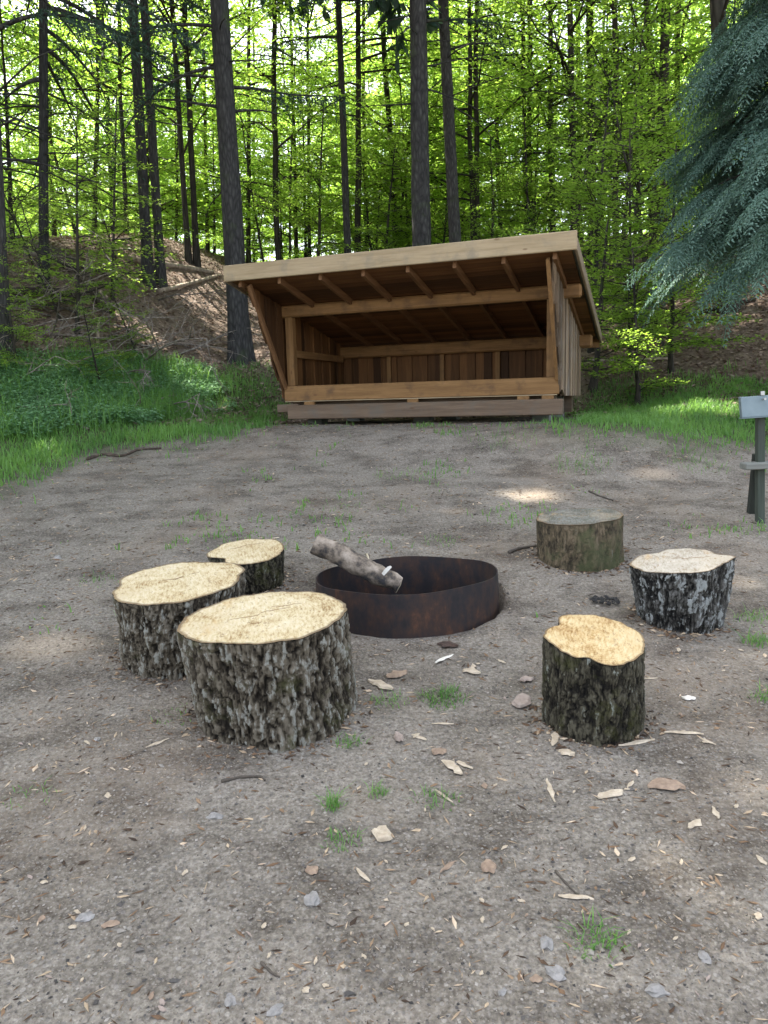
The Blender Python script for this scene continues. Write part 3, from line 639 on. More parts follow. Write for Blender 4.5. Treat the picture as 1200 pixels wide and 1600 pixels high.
STUMPS = []
def stump(label, top, bot, mats, lobes=(), flare=0., seed=0, dispw=.018, cracks=(), freq=(30, 8), lean=0, flat=.55):
    """top = (x0, x1, yfar, ynear, yleft, yright) and bot = (x0, x1, ynear) in photo pixels; gives position, width, height and tilt"""
    bx = (bot[0]+bot[1])/2; g = at(bx, bot[2], False); dG = depth(g)
    rb = (bot[1]-bot[0])/2*dG/FPX; rb = (bot[1]-bot[0])/2*(dG+rb)/FPX
    fw = nrm(np.array([g[0], g[1], 0.])); sd = np.array([fw[1], -fw[0], 0])
    c = g+fw*rb; c[2] = float(T(c[0], c[1], False))
    zb = min(float(T(*(c+fw*rb*k+sd*rb*l)[:2], False)) for k, l in ((1, 0), (-1, 0), (0, 1), (0, -1)))-.02
    tx = (top[0]+top[1])/2; dt = depth(c)
    dC = np.linalg.norm(c[:2]); 
    rt = (top[1]-top[0])/2*dt/FPX*.985
    tcen = onray(tx, (top[4]+top[5])/2, dC)                        # centre of the cut
    near = onray(tx, top[3], dC-rt); far = onray(tx, top[2], dC+rt)
    slope = (far[2]-near[2])/(2*rt); zc = (far[2]+near[2])/2
    sl_ = onray(top[0], top[4], dC); sr_ = onray(top[1], top[5], dC); sslope = (sr_[2]-sl_[2])/(2*rt)
    slope = np.clip(slope, -.6, .6)
    nt_, nz = 360, 120; th = np.arange(nt_)*2*math.pi/nt_; zz = np.linspace(0, 1, nz)
    lob = np.ones(nt_)
    for a, wd, am in lobes:
        d = (th-math.radians(a)+math.pi) % (2*math.pi)-math.pi; lob += am*np.exp(-(d/math.radians(wd))**2)
    lob += (fbm(np.cos(th)*2.6+seed*3, np.sin(th)*2.6, 0.3, seed+80, 3)-.5)*.13+(noise3(np.cos(th)*11, np.sin(th)*11, .7, seed+81)-.5)*.035
    STUMPS.append((c.copy(), rb))
    TH, ZZ = np.meshgrid(th, zz); LOB = np.broadcast_to(lob, TH.shape)
    prof = rb/rt+(1-rb/rt)*ZZ**.8+flare*(1-ZZ)**3
    cs, sn = np.cos(TH), np.sin(TH); k1, k2 = freq
    hm = zc-zb; ax_, ay_, az_ = cs*rt, sn*rt, ZZ*hm
    wx = (fbm(ax_*22, ay_*22, az_*22, seed+60, 4)-.5)*2.4; wy = (fbm(ax_*22+7, ay_*22, az_*22, seed+70, 4)-.5)*2.4
    r1 = abs(2*noise3(ax_*k1+9+wx, ay_*k1+4+wy, az_*k2*1.2+wx, seed)-1); r2 = abs(2*noise3(ax_*k1*2.1+wx, ay_*k1*2.1+wy, az_*k2*1.9+wy, seed+20)-1)
    r3 = abs(2*noise3(ax_*k1*4.3+wy, ay_*k1*4.3+wx, az_*k2*3.4, seed+25)-1)
    pl = sstep(.0, .30, r1)*.34+sstep(.0, .34, r2)*.26+sstep(.0, .5, r3)*.18+(fbm(ax_*60, ay_*60, az_*26, seed+30, 4)-.5)*1.25+.08
    big = fbm(cs*2+3, sn*2, ZZ*1.6, seed+40, 2)-.5
    pl = np.clip(pl+big*.25, 0, 1)
    rad = rt*prof*(1+(LOB-1)*(.45+.55*ZZ))*(1+big*.12)+(pl-.62)*dispw*.75*(1-.8*sstep(.9, 1, ZZ))
    Xl, Yl = rad*cs, rad*sn                                        # local: X to the side, Y away from the camera
    cx = (tcen-c)@sd
    top_z = zc-zb+slope*Yl+sslope*Xl
    off = cx*ZZ
    Z = ZZ*top_z
    V = np.stack([Xl+off, Yl, Z], -1).reshape(-1, 3)
    k = np.arange(nt_); k2_ = (k+1) % nt_
    F = np.concatenate([np.stack([i*nt_+k, i*nt_+k2_, (i+1)*nt_+k2_, (i+1)*nt_+k], 1) for i in range(nz-1)])
    root = empty('tree_stump', (c[0], c[1], zb), label, 'stump seat', 'sawn tree stumps set as seats round the fire ring')
    root.rotation_euler.z = math.atan2(sd[1], sd[0])
    link('bark', me_np('bark', V, F, True, None, {'plate': pl}), mats[0], root)
    # cut face: concentric rings, slightly rough, wobbly saw steps
    rim = V[-nt_:]; ctr = rim.mean(0); qs = np.linspace(0, 1, 34)**.9
    VV = np.concatenate([ctr+(rim-ctr)*q for q in qs]); ln = VV[:, :2]-ctr[:2]
    rr = np.linalg.norm(ln, axis=1)
    def surf(x_, y_, e_=1.0):                                      # x_ counted from the centre of the cut
        return zc-zb+slope*y_+sslope*x_+.003+(noise2(x_*14, y_*5, seed+3)-.5)*.012*e_+sstep(-.004, .004, y_*math.cos(.5+seed)+x_*math.sin(.5+seed)+.02*math.sin(seed))*.007*e_
    VV[:, 2] = surf(VV[:, 0]-cx, VV[:, 1], np.repeat(1-qs**7, nt_))
    FF = np.concatenate([np.stack([i*nt_+k, i*nt_+k2_, (i+1)*nt_+k2_, (i+1)*nt_+k], 1) for i in range(len(qs)-1)])
    ea = np.repeat(qs, nt_)
    me = me_np('cut_face', VV-np.array([cx, 0, 0]), FF, True, None, {'rim': sstep(.945, .975, ea)})
    cf = link('cut_face', me, mats[1], root); cf.location.x = cx
    for (xa, ya, xb, yb, wd) in cracks:                            # drying cracks, fractions of the radius
        n = 22; q = np.linspace(0, 1, n); X = (xa+(xb-xa)*q)*rt; Y = (ya+(yb-ya)*q)*rt+.012*rt*np.sin(q*9+seed)+(np.array([random.random() for _ in q])-.5)*.03*rt
        wv = wd*.38*np.sin(q*math.pi)**.6*(.6+.7*np.array([random.random() for _ in q])); dd = nrm(np.stack([np.gradient(X), np.gradient(Y)], 1)); nn = np.stack([-dd[:, 1], dd[:, 0]], 1)
        zt_ = lambda x_, y_: surf(x_, y_)+.0012
        A_ = np.stack([X, Y], 1)+nn*wv[:, None]; B_ = np.stack([X, Y], 1)-nn*wv[:, None]
        tops = [np.stack([q_[:, 0], q_[:, 1], zt_(q_[:, 0], q_[:, 1])], 1) for q_ in (A_, B_)]; lows = [t_-np.array([0, 0, .02]) for t_ in tops]
        Vc = np.concatenate(tops+lows); i = np.arange(n-1)
        Fc = np.concatenate([np.stack([n+i, n+i+1, i+1, i], 1), np.stack([i, i+1, 2*n+i+1, 2*n+i], 1), np.stack([3*n+i, 3*n+i+1, n+i+1, n+i], 1)])
        mm = link('crack', me_np('crack', Vc, Fc), M['crack'], cf)
    return root
S = stump
S('largest birch stump in the left foreground with silvery plated bark and a tilted pale top', (289, 534, 927, 1008, 974, 946), (322, 553, 1170), (M['birch'], M['cut_top']),
  [(180, 25, .05), (20, 25, .05), (250, 20, -.03), (90, 20, -.04)], .02, 1, .030, [(-.45, -.05, .35, .18, .006), (-.2, -.22, -.02, -.28, .008), (.1, .25, .5, .3, .004)], (38, 9))
S('middle birch stump of the three left ones, partly hidden behind the largest', (181, 377, 880, 942, 931, 899), (202, 372, 1060), (M['birch'], M['cut_top']),
  [(140, 18, .10), (165, 12, -.05), (15, 20, .08), (60, 20, -.08)], .0, 2, .026, [(-.25, .1, .35, .25, .008), (-.1, .0, .1, .1, .006)], (40, 10))
S('smallest left stump beside the leaning firewood with a notched yellow top', (330, 442, 843, 882, 868, 858), (352, 441, 926), (M['birch_dark'], M['cut_top']),
  [(215, 16, -.22), (180, 18, .08), (270, 20, .06), (30, 20, .10)], .0, 3, .022, [(-.5, .25, .5, .55, .006)], (46, 11))
S('old weathered stump with a grey mossy top and bare brown sides behind the fire ring', (838, 973, 795, 821, 812, 806), (840, 970, 897), (M['rotten'], M['cut_old']),
  [(300, 10, -.08), (240, 25, .03), (45, 25, .08), (135, 25, .08)], .0, 4, .005, [(-.3, -.1, .2, .1, .006)], (22, 3))
S('lobed black and silver stump at the right with a bleached white top', (993, 1134, 858, 897, 880, 874), (1006, 1117, 990), (M['birch_silver'], M['cut_pale']),
  [(125, 12, -.16), (10, 10, .16), (30, 14, -.12), (200, 25, .05), (330, 16, -.05)], .0, 5, .024, [(-.2, .1, .6, .22, .004)], (42, 10))
S('right front stump with dark mossy bark and a crumbly golden top', (854, 1003, 963, 1036, 992, 1012), (853, 999, 1165), (M['birch_dark'], M['cut_orange']),
  [(155, 12, -.14), (128, 16, .06), (262, 9, -.13), (295, 22, .07), (190, 18, .05)], .0, 6, .020, [], (50, 11))

def bark_crumbs():
    P, S_ = [], []
    for c, rb in STUMPS:
        n = 420; a = R.random(n)*6.283; r = rb*1.0+.10*R.random(n)**2.2-.01; x, y = c[0]+r*np.cos(a), c[1]+r*np.sin(a); s = .003+.010*R.random(n)**2
        P.append(np.stack([x, y, T(x, y)+s*.3], 1)); S_.append(np.stack([s*1.5, s*.7, s*.5], 1))
    P, S_ = np.concatenate(P), np.concatenate(S_); V, F, t = octa(P, S_, R)
    tag(link('bark_crumbs', me_np('bark_crumbs', V, F, False, {'tint': t**1.6}), M['crumb']), kind='stuff')
bark_crumbs()

# ---------------------------------------------------------------- stand at the right edge
M['panel'] = simple('grey_panel', [(.3, (.12, .165, .18)), (.7, (.20, .25, .265))], 5, .5, .1, .002, .2)
M['steel'] = simple('galvanised_steel', [(.3, (.3, .31, .31)), (.7, (.5, .51, .5))], 30, .45, .1, .002, .7)
def stand():
    g = at(1187, 818); d0 = np.linalg.norm(g[:2]); s = depth(g)/FPX
    root = empty('panel_stand', g, 'weathered post stand with grey panel and cross plank at the right edge', 'stand')
    root.rotation_euler = (0, -.045, -.12)
    def z_at(py): return onray(1187, py, d0)[2]-g[2]
    ztop = z_at(648)
    b = MB(); b.box((-.024, -.03, -.15), (.048, 0, 0), (0, .06, 0), (0, 0, ztop+.15+.09)); b.build('front_post', M['green_post'], root, bevel=.004)
    b = MB(); b.box((-.020, .20, -.15), (.05, 0, 0), (.02, -.1, .62), (0, .05, 0)); b.build('rear_post', M['dark_post'], root, bevel=.004)
    zc = z_at(731)
    b = MB(); b.box((-.125, -.095, zc), (.62, 0, 0), (0, .13, 0), (0, 0, .045)); b.build('cross_plank', M['grey_wood'], root, bevel=.006)
    b = MB(); b.box((.40, -.03, -.15), (.05, 0, 0), (0, .06, 0), (0, 0, ztop+.2)); b.build('front_post', M['green_post'], root, bevel=.004)
    z0, z1 = z_at(650), z_at(618)
    b = MB(); b.box((-.142, -.075, z0), (.63, 0, 0), (0, .05, 0), (0, .03, z1-z0)); b.box((-.148, -.078, z0-.008), (.64, 0, 0), (0, .06, 0), (0, 0, .007)); pn = b.build('panel', M['panel'], root, bevel=.004)
    b = MB(); b.box((-.012, -.05, z1+.002), (.024, 0, 0), (0, .02, 0), (0, 0, .028)); b.build('bracket', M['steel'], root)
    b = MB(); b.tube([(0, -.092, z1-.022), (0, -.058, z1-.022)], .008, 10); b.build('bolt', M['steel'], root)
stand()

# ---------------------------------------------------------------- chips, stones, twigs on the dirt
M['chip_pale'] = simple('pale_chip', [(.3, (.34, .265, .18)), (.7, (.58, .49, .37))], 40)
M['chip_bark'] = simple('bark_chip', [(.3, (.19, .13, .09)), (.7, (.36, .26, .18))], 40)
M['chip_dark'] = simple('dark_bark_chip', [(.3, (.03, .02, .015)), (.7, (.08, .045, .03))], 40)
M['chip_pink'] = simple('pink_bark_chip', [(.3, (.25, .19, .155)), (.7, (.40, .33, .28))], 40)
M['stone'] = simple('grey_stone', [(.3, (.17, .16, .145)), (.7, (.34, .32, .30))], 30, .85, .5, .01)
M['twig'] = simple('dark_twig', [(.3, (.035, .028, .022)), (.7, (.10, .08, .06))], 40)
def chip_mesh(L, W, H, seed, pointed):
    rg = np.random.default_rng(seed); n = 7; q = np.linspace(-1, 1, n); V = []
    wv = W*((1-abs(q)**(2 if not pointed else 1.2))*.8+.2)*(.7+.5*rg.random(n)); cv = (rg.random(n)-.5)*W*.5; bz = H*(.8*(1-q*q))*rg.random()
    for i in range(n):
        V += [(q[i]*L, cv[i]-wv[i], bz[i]), (q[i]*L, cv[i]+wv[i], bz[i]+H*.3*rg.random()), (q[i]*L, cv[i]+wv[i]*.7, bz[i]+H*(.7+.5*rg.random())), (q[i]*L, cv[i]-wv[i]*.7, bz[i]+H*(.7+.5*rg.random()))]
    F = [[0, 1, 2, 3], [(n-1)*4+3, (n-1)*4+2, (n-1)*4+1, (n-1)*4]]
    for i in range(n-1):
        for j in range(4): F.append([i*4+j, i*4+4+j, i*4+4+(j+1) % 4, i*4+(j+1) % 4])
    return me_np('chip', V, np.array(F))
_cn = [0]
def chip(px, py, Lpx, Wpx, ang, m, label, name='wood_chip', cat='wood chip', grp=None, H=None):
    """ang: direction in the picture, degrees, counted from right, upward positive"""
    _cn[0] += 1; g = at(px, py); s = depth(g)/FPX; a = math.radians(ang)
    q = at(px+20*math.cos(a), py-20*math.sin(a), False)-at(px, py, False); d = q[:2]; st = np.linalg.norm(d)/20
    L = Lpx/2*st; W = Wpx/2*s*1.3; me = chip_mesh(L, W, H or max(.003, W*.28), _cn[0], Lpx > 3*Wpx)
    o = link(name, me, m, None, g+np.array([0, 0, .002])); o.rotation_euler = (0, 0, math.atan2(d[1], d[0])); tag(o, label, cat, grp); return o
PC, BC, DC, KC = M['chip_pale'], M['chip_bark'], M['chip_dark'], M['chip_pink']
for a in [(620, 1054, 34, 18, 20, BC, 'orange bark chip between the fire ring and the grass tuft, the upper one'),
          (595, 1070, 40, 16, -25, PC, 'large pale peach chip just left of the thin grass tuft'),
          (700, 1010, 32, 18, -10, DC, 'dark brown bark lump just in front of the fire ring'),
          (695, 1032, 34, 7, 30, M['white_wood'], 'white sliver just below the dark bark lump'),
          (737, 1050, 26, 16, -20, PC, 'striped pale chip right of the white sliver'),
          (783, 1034, 16, 5, -30, PC, 'short pale splinter midway between the fire ring and right front stump'),
          (815, 1094, 24, 24, 80, KC, 'square pinkish grey chip left of the right front stump'),
          (822, 1060, 20, 14, 10, KC, 'small pinkish chip above the square one'),
          (692, 1130, 34, 4, 0, PC, 'straight thin pale stick lying level below the thick tuft'),
          (624, 1156, 14, 26, 10, KC, 'reddish chip standing left of the pale sticks'),
          (655, 1152, 26, 8, -25, PC, 'small curved pale shaving below the thick tuft'),
          (686, 1174, 22, 18, 20, BC, 'peach chip above the pair of split splinters'),
          (707, 1196, 40, 14, -40, PC, 'broad split splinter, the left of the pair in the middle foreground'),
          (722, 1190, 38, 7, -30, PC, 'slim split splinter, the right of the pair in the middle foreground'),
          (693, 1242, 40, 5, -45, PC, 'long thin splinter beside the yellowish tuft'),
          (860, 1236, 44, 8, -72, PC, 'pale pointed splinter below the right front stump'),
          (885, 1178, 26, 16, -20, PC, 'pale chip right below the foot of the right front stump'),
          (867, 1154, 26, 10, 75, PC, 'pale upright chip touching the foot of the right front stump'),
          (895, 1157, 40, 6, -8, PC, 'pale stick lying along the foot of the right front stump'),
          (995, 1162, 56, 9, 14, PC, 'long pale splinter right of the right front stump, nearest it'),
          (1068, 1148, 62, 8, -4, PC, 'long pale splinter farther right beyond the right front stump'),
          (1014, 1060, 26, 4, 0, PC, 'short straight pale stick between the two right stumps'),
          (953, 1243, 40, 16, 12, PC, 'pale ragged chip left of the orange bark slab'),
          (1040, 1232, 58, 26, -2, BC, 'largest orange brown bark slab in the right foreground'),
          (1076, 1092, 22, 14, 0, M['white_wood'], 'round white chip right of the right front stump'),
          (1118, 1275, 26, 8, -70, PC, 'pale chip beyond the orange bark slab at the right'),
          (1085, 1292, 24, 12, 30, PC, 'small pale chip pair piece right below the orange bark slab'),
          (900, 1408, 56, 10, 3, PC, 'pale flat stick in the lower right foreground'),
          (598, 1304, 26, 30, 60, PC, 'blocky pale chip in the middle foreground right of the low tuft'),
          (763, 1358, 24, 26, 20, BC, 'rounded peach chip in the lower middle foreground'),
          (700, 1352, 30, 8, 35, BC, 'brown shaving left of the rounded peach chip'),
          (566, 1362, 34, 7, -48, PC, 'pale splinter in the lower middle foreground left of the chips'),
          (487, 1362, 20, 18, 20, BC, 'peach chip in the lower left foreground above the grey stone'),
          (173, 1447, 30, 12, 10, BC, 'tan chip far down at the lower left'),
          (247, 1168, 40, 6, 28, PC, 'long white splinter left of the largest birch stump'),
          (430, 840, 14, 5, 10, PC, 'tiny pale chip between the smallest left stump and the log'),
          (650, 1150, 12, 6, 40, PC, 'tiny pale flake beside the curved shaving'),
          (1105, 1160, 30, 5, -30, PC, 'thin pale splinter at the right behind the long ones'),
          (985, 1228, 16, 6, 60, PC, 'tiny splinter between the ragged chip and the bark slab'),
          (1190, 1350, 26, 8, -50, PC, 'pale splinter at the lower right edge'),
          (838, 1530, 20, 12, 0, BC, 'brown chip near the bottom right of centre')]: chip(*a)
for i in range(120):
    while True:
        px, py = random.uniform(20, 1190), 900+690*random.random()**.8
        g = at(px, py, False)
        if np.hypot(g[0]-RC[0], g[1]-RC[1]) > RR+.06 and all(not (x0-15 < px < x1+15 and y0 < py < y1+8) for x0, x1, y0, y1 in ((290, 555, 920, 1175), (180, 390, 880, 1065), (330, 445, 840, 930), (835, 975, 790, 900), (990, 1135, 850, 995), (850, 1005, 960, 1170))): break
    L = random.uniform(4, 14)*(.6+.5*(py-900)/700); k = random.random()
    chip(px, py, L, L*random.uniform(.22, .7), random.uniform(0, 180), random.choice([PC, PC, BC, KC, PC]), 'small pale wood flake scattered on the trodden dirt', 'wood_flake', 'wood flake', 'small wood flakes scattered over the dirt')
def stone(px, py, Wpx, Hpx, label, seed):
    g = at(px, py); s = depth(g)/FPX; rg = np.random.default_rng(seed); n, m = 14, 8; V = []
    for j in range(m+1):
        ph = math.pi*j/m
        for i in range(n):
            th = 2*math.pi*i/n; d = np.array([math.sin(ph)*math.cos(th), math.sin(ph)*math.sin(th), math.cos(ph)])
            V.append(d*(.6+.8*float(noise3(*(d*2.2+seed), 7))))
    V = np.array(V)*np.array([Wpx/2*s, Wpx/2*s*.7, Hpx/2*s*.8]); k = np.arange(n); k2 = (k+1) % n
    F = np.concatenate([np.stack([(j+1)*n+k, (j+1)*n+k2, j*n+k2, j*n+k], 1) for j in range(m)])
    o = link('stone', me_np('stone', V, F), M['stone'], None, g+np.array([0, 0, Hpx*s*.02])); o.rotation_euler.z = rg.random()*6; tag(o, label, 'stone', 'loose stones in the dirt')
for i, a in enumerate([(336, 1278, 22, 14, 'square grey stone in the open dirt below the largest birch stump'), (487, 1411, 32, 22, 'pale grey stone left of centre in the lower foreground'),
          (134, 1432, 26, 16, 'light grey stone at the lower left'), (868, 1522, 30, 30, 'upright grey stone near the bottom right of centre'), (852, 1474, 28, 24, 'brownish stone just above the upright grey one'),
          (1024, 1556, 34, 20, 'flat bluish stone at the bottom right'), (430, 1578, 26, 14, 'whitish stone at the bottom edge left of centre'), (360, 1565, 22, 14, 'grey stone at the bottom edge farther left'),
          (152, 1158, 14, 10, 'small white stone left of the largest birch stump'), (90, 873, 16, 8, 'pale stone in the dirt far left of the left stumps'), (785, 1550, 16, 12, 'small grey stone at the bottom right of the middle'), (1100, 1500, 26, 14, 'dark stone half sunk in the dirt at the lower right')]): stone(*a, i+1)
def twig(pts, r, label, m='twig', name='twig', cat='twig'):
    P = np.array([at(a, b) for a, b in pts]); q = np.linspace(0, 1, len(P)); qq = np.linspace(0, 1, 16); PP = np.stack([np.interp(qq, q, P[:, i]) for i in range(3)], 1)
    PP[:, 2] = T(PP[:, 0], PP[:, 1])+r*.7; V, F = tube(PP-PP[0], np.linspace(r, r*.5, 16)*(1+.2*np.sin(qq*20)), 7); tag(link(name, me_np(name, V, F, True), M[m], None, PP[0]), label, cat)
twig([(868, 1365), (880, 1380), (900, 1400), (905, 1403)], .004, 'thin curved grey twig above the pale flat stick')
twig([(346, 1226), (375, 1218), (408, 1216), (414, 1222)], .006, 'dark bent twig below the largest birch stump')
twig([(920, 768), (935, 775), (958, 782)], .009, 'dark twig in the dirt beyond the weathered stump')
twig([(795, 868), (815, 860), (838, 858)], .012, 'dark stick in the dirt left of the weathered stump')
twig([(408, 1505), (425, 1522), (437, 1528)], .004, 'short dark twig near the bottom left of centre')
twig([(136, 720), (160, 712), (190, 716), (215, 706), (252, 703)], .018, 'dark rotting branch along the edge of the left grass', 'dark_log', 'fallen_branch', 'branch')
def charpatch():
    g = at(946, 941); n = 60; a = R.random(n)*6.28; r = R.random(n)**.6; x, y = g[0]+.085*r*np.cos(a), g[1]+.05*r*np.sin(a); s = .006+.012*R.random(n)
    V, F, t = octa(np.stack([x, y, T(x, y)+.004], 1), np.stack([s, s*.7, s*.6], 1), R); tag(link('charcoal', me_np('charcoal', V, F), M['char']), 'small heap of black charcoal bits behind the right front stump', 'charcoal')
charpatch()

# ---------------------------------------------------------------- logs and brushwood on the banks
def fallen(px0, px1, r, label, m, lift=.0, d=None):
    a, b = at(*px0), at(*px1); q = np.linspace(0, 1, 24)[:, None]; P = a+(b-a)*q; P[:, 2] = np.maximum(P[:, 2], T(P[:, 0], P[:, 1]))+r*.6+lift*np.sin(q[:, 0]*3.14)
    V, F = tube(P-P[0], r*np.linspace(1, .75, 24)*(1+.06*np.sin(np.arange(24)*1.1)), 12); V += (noise3(V[:, 0]*9, V[:, 1]*9, V[:, 2]*9, 3)-.5)[:, None]*r*.35
    tag(link('fallen_log', me_np('fallen_log', V, F, True), M[m], None, P[0]), label, 'log')
fallen((-40, 375), (172, 492), .15, 'long dark fallen trunk sloping down the left bank', 'dark_log')
fallen((196, 408), (332, 428), .07, 'pale fallen log on the slope behind the twin dark trunks', 'pale_log')
fallen((-30, 478), (140, 470), .09, 'dark log lying level under the brushwood on the left bank', 'dark_log')
fallen((250, 458), (345, 432), .05, 'thin pale fallen pole on the slope left of the tall spruce trunk', 'pale_log')
fallen((918, 566), (1046, 562), .03, 'long pale pole lying on leaf litter behind the shelter', 'pale_log')
fallen((975, 580), (1018, 578), .05, 'short bleached log on the litter right of the shelter', 'pale_log')
fallen((40, 400), (120, 425), .06, 'grey fallen branch wood above the dark trunk on the left bank', 'dead')
fallen((1060, 500), (1180, 470), .05, 'dark fallen stem under the blue green conifer', 'dark_log')
def snag(px, py, h, label):
    g = at(px, py); P = np.array([(0, 0, -.1), (.01, 0, h*.5), (.05, .02, h)]); b = MB(); b.tube(P, [.03, .025, .018], 8); o = b.build('snag', M['pale_log'], None, True); o.location = tuple(g); tag(o, label, 'dead stem')
snag(153, 537, .38, 'short bleached dead stem standing before the sunlit patch')
def brush():
    rg = np.random.default_rng(77)
    for i in range(78):
        px, py = rg.uniform(-40, 260), rg.uniform(440, 585)
        if i > 66: px, py = rg.uniform(0, 330), rg.uniform(600, 690)
        g = at(px, py); az = rg.uniform(0, 6.28); el = rg.uniform(.0, .55); L = rg.uniform(.6, 1.8); d = np.array([math.cos(az)*math.cos(el), math.sin(az)*math.cos(el), math.sin(el)]); b = MB()
        def limb(p, d, L, r, lv):
            n = 7; P = [p]
            for k in range(n-1):
                d = nrm(d+rg.normal(0, .10, 3)+np.array([0, 0, -.03])); P.append(P[-1]+d*L/(n-1))
            P = np.array(P); b.tube(P, np.linspace(r, r*.35, n), 6)
            if lv > 0:
                for k in range(2, n):
                    if rg.random() < .75: limb(P[k], nrm(d+rg.normal(0, .6, 3)), L*rg.uniform(.3, .55), r*.5, lv-1)
        limb(np.zeros(3), d, L, rg.uniform(.008, .022), 2)
        o = b.build('dead_branch', M['dead'], None, True); o.location = (g[0], g[1], g[2]+.02)
        if i > 66: tag(o, 'bare grey dead branch lying among the green herbs on the left', 'branch', 'dead branches among the herbs')
        else: tag(o, 'bare grey dead branch in the heap of brushwood on the left bank', 'branch', 'dead branches heaped on the left bank')
brush()

# ---------------------------------------------------------------- trees
def beech_variant(seed, H, cb, nl, ll, leaf, dens=1.0, r0=.13, spread=.34, up=(.15, .7), thin=1):
    """returns trunk mesh, limb mesh, leaf mesh of a broadleaf tree standing on the origin"""
    rg = np.random.default_rng(seed); n = 22; z = np.linspace(-.4, H, n); wob = np.cumsum(rg.normal(0, .03, (n, 2)), 0)*(H/20); wob -= wob[0]
    P = np.stack([wob[:, 0], wob[:, 1], z], 1); rad = r0*(1-.75*np.clip(z/H, 0, 1))*(1+.6*np.exp(-np.maximum(z, 0)/.22))
    V, F = tube(P, rad, 14, False); V[:, :2] *= 1+((noise3(V[:, 0]*6, V[:, 1]*6, V[:, 2]*.8, seed)-.5)*.16)[:, None]
    tm = me_np('trunk', V, F, True); lb = MB(); LP, LD, LN, LL = [], [], [], []
    for k in range(nl):
        f = (k+rg.random())/nl; zz = cb+(H-cb)*f**1.1; az = rg.uniform(0, 6.283); L = ll*(1-.6*f)*(.6+.6*rg.random()); el = rg.uniform(*up)
        p = np.array([np.interp(zz, z, P[:, 0]), np.interp(zz, z, P[:, 1]), zz]); d = np.array([math.cos(az)*math.cos(el), math.sin(az)*math.cos(el), math.sin(el)]); m = 9; Q = [p]
        for i in range(m-1):
            d = nrm(d+rg.normal(0, .09, 3)+np.array([0, 0, -.05 if d[2] > .05 else .02])); Q.append(Q[-1]+d*L/(m-1))
        Q = np.array(Q); lb.tube(Q, np.linspace(.006+.007*L, .004, m), 5, False); hd = nrm(np.array([d[0], d[1], 0])); sd = np.array([-hd[1], hd[0], 0])
        nt = int(L*5.5)+3
        for t in range(nt):
            q = .22+.78*(t+rg.random())/nt; c = np.array([np.interp(q*(m-1), np.arange(m), Q[:, i]) for i in range(3)]); tl = (.35+.8*rg.random())*(L*spread)*(1.1-.6*q)+.12
            td = nrm(sd*(1 if t % 2 else -1)+hd*rg.uniform(.2, 1.0)+np.array([0, 0, rg.uniform(-.25, .2)])); nlv = max(3, int(tl*38*dens*(thin if c[2] > 8 else 1)))
            s = rg.random(nlv); pos = c+td*(s*tl)[:, None]+rg.normal(0, .05, (nlv, 3))*np.array([1, 1, .55]); pos[:, 2] -= .10*s*s*tl
            dr = nrm(td+np.where(rg.random((nlv, 1)) < .5, 1, -1)*np.cross(td, [0, 0, 1.])*.9+rg.normal(0, .3, (nlv, 3))); LP.append(pos); LD.append(dr)
            LN.append(np.array([0, 0, 1.])+rg.normal(0, .42, (nlv, 3))); LL.append(leaf*(.7+.6*rg.random(nlv)))
            if tl > .5: lb.tube(np.array([c, c+td*tl*.7]), [.005, .002], 4, False)
    LP, LD, LN, LL = map(np.concatenate, (LP, LD, LN, LL)); Vl, Fl = leaves(LP, LD, LN, LL, LL*.62)
    return tm, lb.mesh('limbs', True), me_np('crown', Vl, Fl, False, {'tint': np.clip(rg.random(len(LP))*.7+.5*noise3(LP[:, 0]/.8, LP[:, 1]/.8, LP[:, 2]/.6, seed)-.1, 0, 1)}), r0
